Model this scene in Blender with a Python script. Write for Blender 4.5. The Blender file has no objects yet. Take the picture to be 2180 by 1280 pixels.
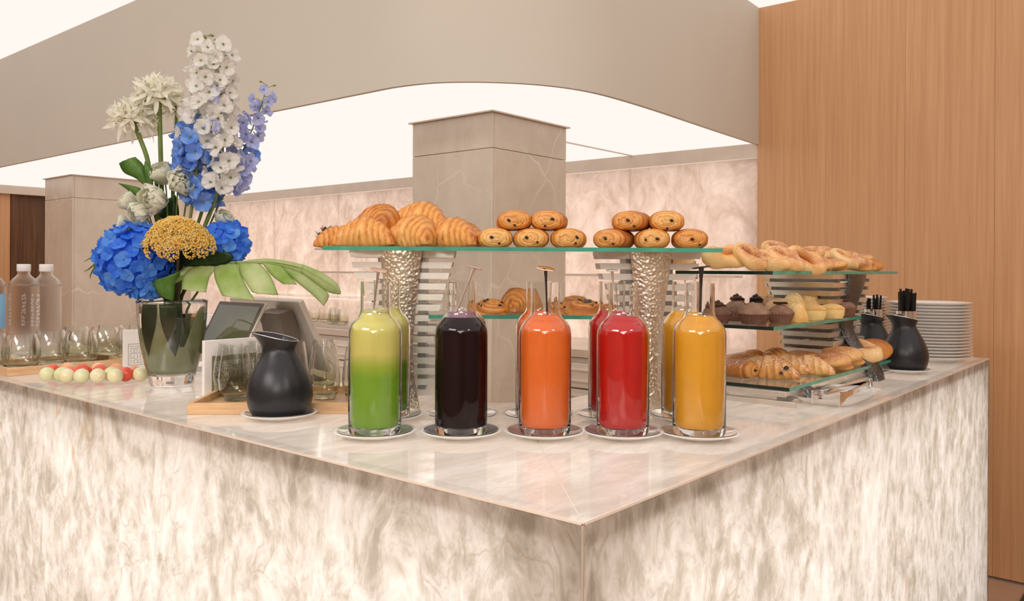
import bpy, math, random
from mathutils import Vector, Matrix, Euler, noise
R = math.radians
PI = math.pi
rnd = random.Random(7)
scene = bpy.context.scene
COL = scene.collection

# ---------------------------------------------------------------- camera
F, CX, CY, ROLL, TH = 1750.0, 1090.0, 572.0, R(0.3), R(40)
CAM = Vector((-0.878, -0.614, 1.38))
FWD = Vector((math.cos(TH), math.sin(TH), 0))
RGT = Vector((math.sin(TH), -math.cos(TH), 0))
UP = Vector((0, 0, 1))
XI = RGT * math.cos(ROLL) + UP * math.sin(ROLL)
YI = -RGT * math.sin(ROLL) + UP * math.cos(ROLL)
cd = bpy.data.cameras.new('camera')
cam = bpy.data.objects.new('camera', cd)
COL.objects.link(cam)
m = Matrix.Identity(4)
for i in range(3):
    m[i][0] = XI[i]; m[i][1] = YI[i]; m[i][2] = -FWD[i]; m[i][3] = CAM[i]
cam.matrix_world = m
cd.sensor_width = 36
cd.lens = 36 * F / 2180
cd.shift_y = -(640 - CY) / 2180
cd.clip_start = 0.02
scene.camera = cam

# ---------------------------------------------------------------- world, lamps, exposure
CEIL_E = (1.0, 0.893, 0.832)      # colour of the luminous stretch ceilings
CEIL_S = 0.86
PANEL_L = 0.61                    # radiance of the light boxes behind the onyx fronts
TOP_L = 0.56
w = bpy.data.worlds.new('world'); scene.world = w
w.use_nodes = True
w.node_tree.nodes['Background'].inputs[0].default_value = (1.0, 0.94, 0.88, 1)
w.node_tree.nodes['Background'].inputs[1].default_value = 0.35
scene.view_settings.view_transform = 'Standard'
scene.view_settings.look = 'None'
scene.view_settings.exposure = 0.30
scene.view_settings.gamma = 1.0
scene.view_settings.use_curve_mapping = False
cy = scene.cycles
cy.max_bounces = 14
cy.diffuse_bounces = 4
cy.glossy_bounces = 6
cy.transmission_bounces = 14
cy.transparent_max_bounces = 8
cy.sample_clamp_indirect = 14
cy.blur_glossy = 0.5
cy.use_denoising = True

def area(name, loc, rot, sx, sy, L, col):
    d = bpy.data.lights.new(name, 'AREA'); d.shape = 'RECTANGLE'
    d.size = sx; d.size_y = sy
    d.energy = L * PI * sx * sy; d.color = col
    o = bpy.data.objects.new(name, d); COL.objects.link(o)
    o.location = loc; o.rotation_euler = rot
    return o
ZC = 1.05                        # counter top
LU, LV, AW, CH = 2.665, 3.6, 0.62, 1.36
# light boxes standing inside the hollow onyx counter
area('counter_light_box', (0.07, 0.10 + 1.68, 0.515), (R(90), 0, R(90)), 3.36, 0.94, PANEL_L, (1, 0.98, 0.95))
area('counter_light_box', (0.10 + 1.265, 0.07, 0.515), (R(-90), 0, 0), 2.53, 0.94, PANEL_L, (1, 0.98, 0.96))
area('counter_light_box', (0.32, 1.8, 0.96), (R(180), 0, 0), 0.5, 3.4, TOP_L, (1, 0.95, 0.9))
area('counter_light_box', (1.65, 0.32, 0.96), (R(180), 0, 0), 1.9, 0.5, TOP_L, (1, 0.95, 0.9))

# lamp read from the bottle highlights, two added unseen fills and the light box behind the stone wall
area('unseen_front_light', (-0.25, -2.15, 2.76), (R(24), R(4), R(-12)), 0.5, 0.26, 45, (1, 0.95, 0.9))
area('unseen_front_light', (-2.1, 0.6, 2.76), (R(4), R(-26), 0), 0.9, 1.6, 10.5, (1, 0.95, 0.9))  # unseen fill added to light the front faces
area('unseen_front_light', (-2.2, -1.7, 2.76), (R(18), R(-20), 0), 2.2, 1.3, 7.5, (1, 0.95, 0.9))  # another added fill, brightens everything facing the camera
area('wall_light_box', (3.47, 4.2, 1.3), (R(90), 0, R(90)), 5.9, 1.35, 0.86, (1, 0.93, 0.88))

def ray(px, py):
    a, b = px - CX, CY - py
    return FWD * F + XI * a + YI * b
def P(px, py, z):
    d = ray(px, py); return CAM + d * ((z - CAM.z) / d.z)
def PD(px, py, depth):
    return CAM + ray(px, py) * (depth / F)
def PU(px, py, u):
    d = ray(px, py); return CAM + d * ((u - CAM.x) / d.x)
def PV(px, py, v):
    d = ray(px, py); return CAM + d * ((v - CAM.y) / d.y)
def DEP(p):
    return (Vector(p) - CAM).dot(FWD)
YAW = TH - PI / 2                # local +X = camera right, local -Y = towards the camera

# ---------------------------------------------------------------- object helpers
def link(o, parent=None):
    COL.objects.link(o)
    if parent is not None: o.parent = parent
    return o
def tag(o, label=None, cat=None, group=None, kind=None):
    if label: o['label'] = label
    if cat: o['category'] = cat
    if group: o['group'] = group
    if kind: o['kind'] = kind
    return o
def thing(name, label, cat, loc=(0, 0, 0), rot=0, group=None, scale=1):
    o = bpy.data.objects.new(name, None)
    o.empty_display_size = 0.02
    COL.objects.link(o)
    o.location = loc
    o.rotation_euler = rot if not isinstance(rot, (int, float)) else (0, 0, rot)
    o.scale = (scale,) * 3 if isinstance(scale, (int, float)) else scale
    return tag(o, label, cat, group)
KIDS = {}
def dup(root, label, loc, rot=0, group=None, scale=None):
    c = root.copy(); COL.objects.link(c)
    c.location = loc
    c.rotation_euler = rot if not isinstance(rot, (int, float)) else (0, 0, rot)
    if scale is not None: c.scale = (scale,) * 3 if isinstance(scale, (int, float)) else scale
    c['label'] = label
    if group: c['group'] = group
    def rec(src, dst):
        for ch in KIDS.get(src.name, []):
            k = ch.copy(); COL.objects.link(k); k.parent = dst
            KIDS.setdefault(dst.name, []).append(k)
            rec(ch, k)
    rec(root, c)
    return c

class MB:
    def __init__(s):
        s.v = []; s.f = []; s.mi = []; s.at = {}
    def att(s, name, vals):
        a = s.at.setdefault(name, {})
        n = len(s.v) - len(vals)
        for i, x in enumerate(vals): a[n + i] = x
    def face(s, idx, mi=0):
        s.f.append(idx); s.mi.append(mi)
    def grid(s, rows, wu=False, wv=False, mi=0):
        n, mm = len(rows), len(rows[0]); b = len(s.v)
        for r_ in rows: s.v.extend([tuple(p) for p in r_])
        for i in range(n if wu else n - 1):
            for j in range(mm if wv else mm - 1):
                i2, j2 = (i + 1) % n, (j + 1) % mm
                s.face((b + i * mm + j, b + i * mm + j2, b + i2 * mm + j2, b + i2 * mm + j), mi)
        return s
    def fan(s, ring, mi=0):
        b = len(s.v); s.v.extend([tuple(p) for p in ring]); s.face(tuple(range(b, b + len(ring))), mi)
        return s
    def box(s, c, d, mi=0, mat=None):
        b = len(s.v)
        for sx in (-.5, .5):
            for sy in (-.5, .5):
                for sz in (-.5, .5):
                    p = Vector((sx * d[0], sy * d[1], sz * d[2]))
                    if mat is not None: p = mat @ p
                    s.v.append((c[0] + p.x, c[1] + p.y, c[2] + p.z))
        for q in ((0, 1, 3, 2), (4, 6, 7, 5), (0, 4, 5, 1), (2, 3, 7, 6), (0, 2, 6, 4), (1, 5, 7, 3)):
            s.face(tuple(b + i for i in q), mi)
        return s
    def prism(s, poly, z0, z1, mi=0, mi_side=None):
        b = len(s.v); n = len(poly)
        for z in (z0, z1): s.v.extend([(p[0], p[1], z) for p in poly])
        s.face(tuple(b + i for i in reversed(range(n))), mi); s.face(tuple(b + n + i for i in range(n)), mi)
        for i in range(n):
            j = (i + 1) % n
            s.face((b + i, b + j, b + n + j, b + n + i), mi if mi_side is None else mi_side)
        return s
    def tube(s, pts, rad, n=8, mi=0, caps=True, flat=1.0):
        pts = [Vector(p) for p in pts]; m_ = len(pts)
        if isinstance(rad, (int, float)): rad = [rad] * m_
        rows = []; prev = None
        for i, p in enumerate(pts):
            t = (pts[min(i + 1, m_ - 1)] - pts[max(i - 1, 0)])
            t = t.normalized() if t.length > 1e-9 else Vector((0, 0, 1))
            if prev is None:
                a = Vector((1, 0, 0)) if abs(t.x) < .8 else Vector((0, 1, 0))
                prev = t.cross(a).normalized()
            prev = (prev - t * prev.dot(t)).normalized()
            q = t.cross(prev)
            rows.append([p + (prev * math.cos(k * 2 * PI / n) + q * math.sin(k * 2 * PI / n) * flat) * rad[i] for k in range(n)])
        s.grid(rows, wv=True, mi=mi)
        if caps:
            s.fan(list(reversed(rows[0])), mi); s.fan(rows[-1], mi)
        return s
    def lathe(s, prof, n=32, c=(0, 0, 0), mi=0, closed=False):
        rows = [[(c[0] + r_ * math.cos(k * 2 * PI / n), c[1] + r_ * math.sin(k * 2 * PI / n), c[2] + z) for k in range(n)] for r_, z in prof]
        s.grid(rows, wu=closed, wv=True, mi=mi)
        return s
    def ell(s, c, d, n=10, m_=7, mi=0, mat=None):
        rows = []
        for i in range(m_ + 1):
            a = PI * i / m_
            row = []
            for k in range(n):
                p = Vector((d[0] * math.sin(a) * math.cos(k * 2 * PI / n), d[1] * math.sin(a) * math.sin(k * 2 * PI / n), -d[2] * math.cos(a)))
                if mat is not None: p = mat @ p
                row.append((c[0] + p.x, c[1] + p.y, c[2] + p.z))
            rows.append(row)
        s.grid(rows, wv=True, mi=mi)
        return s
    def mesh(s, name, mats, sharp=40, weld=True):
        me = bpy.data.meshes.new(name)
        me.from_pydata(s.v, [], s.f)
        if not isinstance(mats, (list, tuple)): mats = [mats]
        for x in mats: me.materials.append(x)
        if len(mats) > 1: me.polygons.foreach_set('material_index', s.mi)
        for an, d in s.at.items():
            a = me.attributes.new(an, 'FLOAT', 'POINT')
            a.data.foreach_set('value', [d.get(i, 0.0) for i in range(len(s.v))])
        if weld:
            import bmesh
            bm = bmesh.new(); bm.from_mesh(me)
            bmesh.ops.remove_doubles(bm, verts=bm.verts, dist=1e-6)
            bmesh.ops.dissolve_degenerate(bm, edges=bm.edges, dist=1e-7)
            bmesh.ops.recalc_face_normals(bm, faces=bm.faces)
            bm.to_mesh(me); bm.free()
        me.polygons.foreach_set('use_smooth', [True] * len(me.polygons))
        me.set_sharp_from_angle(angle=R(sharp))
        me.update()
        return me
    def build(s, name, mats, parent=None, sharp=40, weld=True, loc=None, rot=None, bevel=0):
        o = bpy.data.objects.new(name, s.mesh(name, mats, sharp, weld))
        return place(o, parent, loc, rot, bevel)
def place(o, parent=None, loc=None, rot=None, bevel=0, scale=None):
    COL.objects.link(o)
    if parent is not None:
        o.parent = parent; KIDS.setdefault(parent.name, []).append(o)
    if loc is not None: o.location = loc
    if rot is not None: o.rotation_euler = rot
    if scale is not None: o.scale = (scale,) * 3 if isinstance(scale, (int, float)) else scale
    if bevel:
        b = o.modifiers.new('bevel', 'BEVEL'); b.width = bevel; b.segments = 2; b.limit_method = 'ANGLE'; b.angle_limit = R(40)
    return o
def inst(name, me, parent, loc, rot, scale=1):
    return place(bpy.data.objects.new(name, me), parent, loc, rot, 0, scale)
def lerp(a, b, t): return a + (b - a) * t
def smooth_path(pts, n):
    pts = [Vector(p) for p in pts]; out = []
    m_ = len(pts) - 1
    for i in range(n + 1):
        t = i / n * m_; k = min(int(t), m_ - 1); f = t - k
        p0, p1, p2, p3 = pts[max(k - 1, 0)], pts[k], pts[k + 1], pts[min(k + 2, m_)]
        out.append(0.5 * ((2 * p1) + (p2 - p0) * f + (2 * p0 - 5 * p1 + 4 * p2 - p3) * f * f + (3 * p1 - p0 - 3 * p2 + p3) * f ** 3))
    return out
def prof_smooth(prof, n):
    return [(max(p.x, 0), p.y) for p in smooth_path([(r_, z, 0) for r_, z in prof], n)]

# ---------------------------------------------------------------- materials
def lin(r_, g, b):
    def c(x):
        x /= 255.0
        return x / 12.92 if x <= 0.04045 else ((x + 0.055) / 1.055) ** 2.4
    return (c(r_), c(g), c(b), 1)
class NT:
    def __init__(s, name):
        s.m = bpy.data.materials.new(name); s.m.use_nodes = True
        s.t = s.m.node_tree; s.b = s.t.nodes['Principled BSDF']; s.out = s.t.nodes['Material Output']
    def n(s, typ, **kw):
        x = s.t.nodes.new('ShaderNode' + typ)
        for k, v in kw.items():
            if k.startswith('_'): setattr(x, k[1:], v)
            else:
                k2 = k.replace('__', ' ')
                x.inputs[k2].default_value = v
        return x
    def l(s, a, b): s.t.links.new(a, b); return s
    def ramp(s, fac, stops, interp='LINEAR'):
        x = s.t.nodes.new('ShaderNodeValToRGB'); cr = x.color_ramp; cr.interpolation = interp
        while len(cr.elements) < len(stops): cr.elements.new(0.5)
        for e, (p, c) in zip(cr.elements, stops):
            e.position = p; e.color = c if len(c) == 4 else (*c, 1)
        s.l(fac, x.inputs[0]); return x.outputs[0]
    def coords(s, scale=(1, 1, 1), rot=(0, 0, 0), loc=(0, 0, 0), src='Object'):
        tc = s.t.nodes.new('ShaderNodeTexCoord'); mp = s.t.nodes.new('ShaderNodeMapping')
        mp.inputs['Scale'].default_value = scale; mp.inputs['Rotation'].default_value = rot; mp.inputs['Location'].default_value = loc
        s.l(tc.outputs[src], mp.inputs[0]); return mp.outputs[0]
    def noise(s, vec, scale, detail=4, rough=0.5, dist=0.0):
        x = s.t.nodes.new('ShaderNodeTexNoise')
        x.inputs['Scale'].default_value = scale; x.inputs['Detail'].default_value = detail
        x.inputs['Roughness'].default_value = rough; x.inputs['Distortion'].default_value = dist
        if vec is not None: s.l(vec, x.inputs['Vector'])
        return x
    def mix(s, fac, a, b, typ='MIX'):
        x = s.t.nodes.new('ShaderNodeMix'); x.data_type = 'RGBA'; x.blend_type = typ
        for v, i in ((fac, 0), (a, 6), (b, 7)):
            if hasattr(v, 'links'): s.l(v, x.inputs[i])
            else: x.inputs[i].default_value = v
        return x.outputs[2]
    def math(s, op, a, b=0.0, clamp=False):
        x = s.t.nodes.new('ShaderNodeMath'); x.operation = op; x.use_clamp = clamp
        for i, v in enumerate((a, b)):
            if hasattr(v, 'links'): s.l(v, x.inputs[i])
            else: x.inputs[i].default_value = v
        return x.outputs[0]
    def warp(s, vec, scale, amt):
        nz = s.noise(vec, scale, 3)
        a = s.t.nodes.new('ShaderNodeVectorMath'); a.operation = 'MULTIPLY_ADD'
        s.l(nz.outputs['Color'], a.inputs[0]); a.inputs[1].default_value = (amt, amt, amt); s.l(vec, a.inputs[2])
        return a.outputs[0]
    def bump(s, h, strength=0.3, dist=0.002):
        x = s.t.nodes.new('ShaderNodeBump'); x.inputs['Strength'].default_value = strength; x.inputs['Distance'].default_value = dist
        s.l(h, x.inputs['Height']); s.l(x.outputs[0], s.b.inputs['Normal']); return x
    def set(s, **kw):
        for k, v in kw.items(): s.b.inputs[k.replace('_', ' ')].default_value = v
        return s
def simple(name, col, rough=0.5, metal=0.0, var=0.06, nscale=30, bump=0.0, coat=0.0, spec=0.5, trans=0.0, ior=1.45, sheen=0.0, sss=0.0):
    t = NT(name)
    c = col if len(col) == 4 else (*col, 1)
    if var:
        nz = t.noise(t.coords(), nscale, 4)
        d = tuple(x * (1 - var) for x in c[:3]) + (1,); h = tuple(min(x * (1 + var), 1) for x in c[:3]) + (1,)
        t.l(t.ramp(nz.outputs[0], [(0.3, d), (0.7, h)]), t.b.inputs['Base Color'])
        if bump: t.bump(nz.outputs[0], bump)
    else:
        t.set(Base_Color=c)
    t.set(Roughness=rough, Metallic=metal, Coat_Weight=coat, Specular_IOR_Level=spec, Transmission_Weight=trans, IOR=ior)
    if sss: t.set(Subsurface_Weight=sss, Subsurface_Radius=(0.01, 0.008, 0.006))
    return t.m
M = {}
def glass(name, col=(1, 1, 1, 1), rough=0.0, ior=1.45):
    t = NT(name); t.set(Base_Color=col, Roughness=rough, Transmission_Weight=1.0, IOR=ior)
    return t.m
M['glass'] = glass('clear_glass', (0.985, 0.99, 0.985, 1))
M['shelf_glass'] = glass('shelf_glass', (0.93, 0.985, 0.96, 1))
M['water'] = glass('water', (0.97, 0.99, 0.99, 1), 0, 1.33)
def painted_reflection():  # olive refraction and reflection near the base, painted into the glass colour
    t = NT('glass_painted_olive_reflection'); t.set(Roughness=0.0, Transmission_Weight=1.0, IOR=1.45)
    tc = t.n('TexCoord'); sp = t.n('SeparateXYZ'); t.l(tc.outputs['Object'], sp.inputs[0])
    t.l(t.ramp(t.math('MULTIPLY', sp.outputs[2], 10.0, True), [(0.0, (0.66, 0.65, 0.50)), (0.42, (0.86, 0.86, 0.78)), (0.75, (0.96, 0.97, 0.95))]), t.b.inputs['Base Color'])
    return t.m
M['painted_reflect_glass'] = painted_reflection()
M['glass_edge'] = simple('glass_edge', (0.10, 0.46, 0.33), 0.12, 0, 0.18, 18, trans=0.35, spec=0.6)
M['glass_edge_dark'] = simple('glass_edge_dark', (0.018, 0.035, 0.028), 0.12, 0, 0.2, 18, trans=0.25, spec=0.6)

def onyx(name, vert=True):
    t = NT(name)
    sc = (1, 1, 0.58) if vert else (0.62, 0.62, 1)
    v = t.coords(sc, (0, 0, 0) if vert else (0, 0, R(-40)))
    if not vert:
        v = t.coords((0.45, 1.5, 1), (0, 0, R(50)))
    wv = t.warp(v, 3.2, 0.22)
    wv2 = t.warp(wv, 14, 0.05)
    big = t.noise(wv, 3.6, 4, 0.55, 0.6)
    fib = t.noise(wv2, 15, 7, 0.62, 0.5)
    fine = t.noise(wv2, 60, 5, 0.65, 1.2)
    a = t.math('MULTIPLY', big.outputs[0], 0.40)
    b = t.math('MULTIPLY', fib.outputs[0], 0.62)
    c = t.math('MULTIPLY', fine.outputs[0], 0.34)
    s_ = t.math('ADD', t.math('ADD', a, b), c)
    if vert:      # crystalline facets
        vf_ = t.t.nodes.new('ShaderNodeTexVoronoi'); vf_.feature = 'F1'; vf_.inputs['Scale'].default_value = 26
        t.l(t.warp(t.coords((1, 1, 0.7)), 9, 0.10), vf_.inputs['Vector'])
        s_ = t.math('ADD', s_, t.math('MULTIPLY', t.math('SUBTRACT', vf_.outputs['Distance'], 0.45), 0.16))
    col = t.ramp(s_, [(0.53, (0.52, 0.485, 0.415)), (0.63, (0.68, 0.645, 0.58)), (0.71, (0.84, 0.815, 0.77)), (0.83, (1, 0.99, 0.97))] if vert else
                 [(0.46, (0.72, 0.645, 0.565)), (0.66, (0.82, 0.76, 0.69)), (0.82, (0.95, 0.91, 0.86))])
    # thin branching veins
    vo = t.t.nodes.new('ShaderNodeTexVoronoi'); vo.feature = 'DISTANCE_TO_EDGE'; vo.inputs['Scale'].default_value = 11 if vert else 5
    t.l(t.warp(wv2, 5, 0.3), vo.inputs['Vector'])
    vein = t.ramp(vo.outputs['Distance'], [(0.0, (1, 1, 1)), (0.03, (0, 0, 0))])
    gate = t.ramp(t.noise(v, 6, 2).outputs[0], [(0.48, (0, 0, 0)), (0.62, (1, 1, 1))])
    vf = t.math('MULTIPLY', t.math('MULTIPLY', vein, gate), 0.5 if vert else 0.25)
    col = t.mix(vf, col, (0.46, 0.40, 0.31, 1))
    # rare rusty seams
    if vert:
        rv = t.ramp(t.noise(t.warp(t.coords((1, 1, 0.3), loc=(3.1, 1.7, 0.4)), 2.5, 0.3), 2.6, 5, 0.6, 0.5).outputs[0], [(0.492, (0, 0, 0)), (0.5, (1, 1, 1)), (0.508, (0, 0, 0))])
        rg = t.ramp(t.noise(v, 2.2, 1).outputs[0], [(0.55, (0, 0, 0)), (0.65, (1, 1, 1))])
        col = t.mix(t.math('MULTIPLY', t.math('MULTIPLY', rv, rg), 0.55), col, (0.66, 0.44, 0.24, 1))
    t.l(col, t.b.inputs['Base Color'])
    t.set(Roughness=0.16 if vert else 0.07, Specular_IOR_Level=0.5)
    tr = t.n('BsdfTranslucent'); t.l(col, tr.inputs['Color'])
    mx = t.n('MixShader'); mx.inputs[0].default_value = 0.80 if vert else 0.25
    t.l(t.b.outputs[0], mx.inputs[1]); t.l(tr.outputs[0], mx.inputs[2]); t.l(mx.outputs[0], t.out.inputs['Surface'])
    return t.m
M['onyx'] = onyx('backlit_onyx')
M['onyx_top'] = onyx('onyx_worktop', False)
M['onyx_edge'] = simple('onyx_edge', (0.50, 0.42, 0.34), 0.2, 0, 0.1, 25)

def wood(name, c0, c1, sc=(34, 34, 0.9), rough=0.38, big=0.25):
    t = NT(name)
    v = t.coords(sc)
    g = t.noise(t.warp(v, 0.6, 0.6), 2.6, 6, 0.6, 0.5)
    h = t.noise(v, 9, 3, 0.5)
    bigv = t.noise(t.coords((1.6, 1.6, 0.25)), 1.2, 2)
    s_ = t.math('ADD', t.math('ADD', t.math('MULTIPLY', g.outputs[0], 0.65), t.math('MULTIPLY', h.outputs[0], 0.2)), t.math('MULTIPLY', bigv.outputs[0], big))
    t.l(t.ramp(s_, [(0.38, (*c0, 1)), (0.72, (*c1, 1))]), t.b.inputs['Base Color'])
    t.set(Roughness=rough, Specular_IOR_Level=0.35); t.bump(g.outputs[0], 0.06, 0.001)
    return t.m
M['wood'] = wood('oak_veneer', (0.56, 0.295, 0.135), (0.71, 0.41, 0.215), (22, 22, 0.5))
M['wood_dark'] = wood('walnut_panel', (0.07, 0.03, 0.015), (0.20, 0.095, 0.045))
M['wood_tray'] = wood('beech_tray', (0.66, 0.40, 0.20), (0.86, 0.60, 0.36), (3, 40, 40), 0.45, 0.1)

def marble(name, c0, c1, veinc, sc=1.0, vein=0.5, rough=0.25):
    t = NT(name)
    v = t.coords((sc, sc, sc * 0.7))
    wv = t.warp(v, 2.2, 0.35)
    nz = t.noise(wv, 4, 6, 0.62, 0.8); nz2 = t.noise(wv, 18, 4, 0.6)
    s_ = t.math('ADD', t.math('MULTIPLY', nz.outputs[0], 0.75), t.math('MULTIPLY', nz2.outputs[0], 0.25))
    col = t.ramp(s_, [(0.36, (*c0, 1)), (0.66, (*c1, 1))])
    vo = t.t.nodes.new('ShaderNodeTexVoronoi'); vo.feature = 'DISTANCE_TO_EDGE'; vo.inputs['Scale'].default_value = 3.2
    t.l(t.warp(t.coords((sc, sc, sc * 0.6), (0.3, 0.5, 0.4)), 1.6, 0.6), vo.inputs['Vector'])
    ve = t.ramp(vo.outputs['Distance'], [(0, (1, 1, 1)), (0.018, (0, 0, 0))])
    gate = t.ramp(t.noise(v, 3, 2).outputs[0], [(0.42, (0, 0, 0)), (0.62, (1, 1, 1))])
    col = t.mix(t.math('MULTIPLY', t.math('MULTIPLY', ve, gate), vein), col, (*veinc, 1))
    t.l(col, t.b.inputs['Base Color']); t.set(Roughness=rough, Specular_IOR_Level=0.4)
    return t.m
M['pillar'] = marble('beige_marble', (0.62, 0.53, 0.425), (0.72, 0.635, 0.525), (0.88, 0.79, 0.68), 1.0, 0.6)
M['back_stone'] = marble('pink_cream_stone', (0.62, 0.49, 0.41), (0.93, 0.82, 0.75), (0.97, 0.88, 0.81), 1.5, 0.35, 0.3)
_t = M['back_stone'].node_tree; _p = _t.nodes['Principled BSDF']
_tr = _t.nodes.new('ShaderNodeBsdfTranslucent'); _mx = _t.nodes.new('ShaderNodeMixShader'); _mx.inputs[0].default_value = 0.5
_t.links.new(_p.inputs['Base Color'].links[0].from_socket, _tr.inputs[0])
_t.links.new(_p.outputs[0], _mx.inputs[1]); _t.links.new(_tr.outputs[0], _mx.inputs[2]); _t.links.new(_mx.outputs[0], _t.nodes['Material Output'].inputs['Surface'])
M['trim_stone'] = simple('trim_stone', (0.72, 0.62, 0.52), 0.35, 0, 0.06, 6)
M['plaster'] = simple('greige_plaster', (0.67, 0.63, 0.545), 0.75, 0, 0.015, 3)
M['floor'] = simple('floor_stone', (0.46, 0.285, 0.185), 0.35, 0, 0.08, 8)
def emit(name, col, s_):
    t = NT(name)
    e = t.n('Emission'); e.inputs[0].default_value = (*col, 1); e.inputs[1].default_value = s_
    t.l(e.outputs[0], t.out.inputs['Surface']); return t.m
M['ceiling'] = emit('luminous_stretch_ceiling', CEIL_E, CEIL_S)
M['led'] = emit('led_strip', (1, 0.9, 0.8), 2.2)
M['steel'] = simple('polished_steel', (0.90, 0.87, 0.81), 0.36, 1.0, 0.04, 40)
M['chrome'] = simple('chrome', (0.85, 0.85, 0.86), 0.06, 1.0, 0.0)
M['dark_chrome'] = simple('dark_steel', (0.10, 0.105, 0.115), 0.25, 1.0, 0.05)
def hammered():
    t = NT('hammered_steel')
    vo = t.t.nodes.new('ShaderNodeTexVoronoi'); vo.feature = 'SMOOTH_F1'; vo.inputs['Scale'].default_value = 150
    t.l(t.coords(), vo.inputs['Vector'])
    t.bump(vo.outputs['Distance'], 0.55, 0.004)
    t.set(Base_Color=(0.84, 0.77, 0.63, 1), Metallic=1.0, Roughness=0.38)
    return t.m
M['hammered'] = hammered()
M['hammered_reflect_dark'] = hammered(); M['hammered_reflect_dark'].name = 'hammered_steel_dark_reflection'
M['hammered_reflect_dark'].node_tree.nodes['Principled BSDF'].inputs['Base Color'].default_value = (0.17, 0.18, 0.19, 1)  # reflected dark surroundings put into the base colour of the same steel
M['porcelain'] = simple('white_porcelain', (0.86, 0.83, 0.79), 0.12, 0, 0.01, coat=0.3)
M['white'] = simple('white_card', (0.88, 0.84, 0.79), 0.5, 0, 0.01)
M['paper'] = simple('white_paper', (0.9, 0.87, 0.83), 0.7, 0, 0.01)
M['olive_print'] = simple('olive_print', (0.24, 0.235, 0.12), 0.5, 0, 0.05)
M['grey_print'] = simple('grey_print', (0.33, 0.31, 0.28), 0.6, 0, 0.05)
M['black_matt'] = simple('matt_black', (0.018, 0.018, 0.021), 0.33, 0, 0.12, 120, 0.05)
M['black'] = simple('gloss_black', (0.008, 0.008, 0.009), 0.2, 0, 0)
M['silver'] = simple('silver_plastic', (0.72, 0.65, 0.57), 0.35, 0.3, 0.03)
M['brown_grey'] = simple('brown_grey_plastic', (0.15, 0.115, 0.09), 0.4, 0, 0.05)
M['screen'] = simple('dark_glass_screen', (0.13, 0.14, 0.07), 0.06, 0, 0.05, coat=0.5)
M['cabinet'] = simple('cream_lacquer', (0.86, 0.79, 0.71), 0.4, 0, 0.02)
M['cabinet_dark'] = simple('shadow_gap', (0.2, 0.16, 0.13), 0.6, 0, 0.02)
M['blue_pot'] = simple('blue_glaze', (0.10, 0.17, 0.30), 0.25, 0, 0.1)
M['blue_label'] = simple('pale_blue_label', (0.25, 0.52, 0.78), 0.4, 0, 0.05)
M['frost'] = simple('frosted_lettering', (0.92, 0.91, 0.9), 0.6, 0, 0.0)
M['bottle_glass'] = glass('frosty_bottle_glass', (0.97, 0.97, 0.97, 1), 0.22, 1.25)
M['clear_plastic'] = glass('clear_plastic', (0.97, 0.97, 0.97, 1), 0.03, 1.3)

# ---------------------------------------------------------------- the room
ZB, ZT = 2.05, 2.78
WU = 3.36
def struct(name, mb, mat, parent=None, **kw):
    o = mb.build(name, mat, parent, **kw); return tag(o, kind='structure') if parent is None else o
struct('floor', MB().box((0, 1.5, -0.02), (9.4, 11.4, 0.04)), M['floor'])
struct('ceiling', MB().box((-0.3, 1.5, ZT + 0.02), (7.4, 11.4, 0.04)), M['ceiling'])
# plan of the curved bulkhead that hangs over the counter
bk = [P(x, y, ZB) for x, y in ((0, 354.4), (200, 312.4), (400, 273), (570, 239), (700, 212.7), (780, 196.5), (840, 185), (917, 176.2), (994, 174.0),
                               (1071, 175.4), (1148, 180), (1225, 189.3), (1295, 204), (1379.5, 229), (1456.6, 254.8), (1533.6, 281), (1610, 306.6))]
bk[0].y = 7.2; bk[0].x = bk[2].x; bk[1].x = bk[2].x; bk[-1].x = WU
path = [(p.x, p.y) for p in smooth_path([(p.x, p.y, 0) for p in bk], 64)]
th = 0.018
def offs(pl, d):
    out = []
    for i in range(len(pl)):
        a, b = pl[max(i - 1, 0)], pl[min(i + 1, len(pl) - 1)]
        t = Vector((b[0] - a[0], b[1] - a[1])).normalized()
        out.append((pl[i][0] - t.y * d, pl[i][1] + t.x * d))
    return out
inner = offs(path, th)
rows = []
for (ax, ay), (bx_, by_) in zip(path, inner):
    rows.append([(ax, ay, ZB), (ax, ay, ZT + 0.005), (bx_, by_, ZT + 0.005), (bx_, by_, ZB)])
struct('trim_1', MB().grid(rows, wv=True), M['plaster'], sharp=35).name = 'ceiling_bulkhead'
low = inner + [(WU + 0.03, 7.2)]
lc = MB().prism(low, ZB + 0.012, ZB + 0.03)
struct('wall_front', MB().box((-4.0, 1.5, ZT / 2), (0.05, 11.4, ZT)), simple('far_wall', (0.42, 0.33, 0.25), 0.6, 0, 0.05, 3))
struct('wall_side', MB().box((-0.3, -4.2, ZT / 2), (7.4, 0.05, ZT)), simple('far_wall_2', (0.40, 0.31, 0.235), 0.6, 0, 0.05, 3))
lum = struct('ceiling_lower', lc, M['ceiling'])
struct('trim_1', MB().box((2.86, 2.0, ZB + 0.009), (0.98, 0.008, 0.006)), M['trim_stone'])

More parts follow.
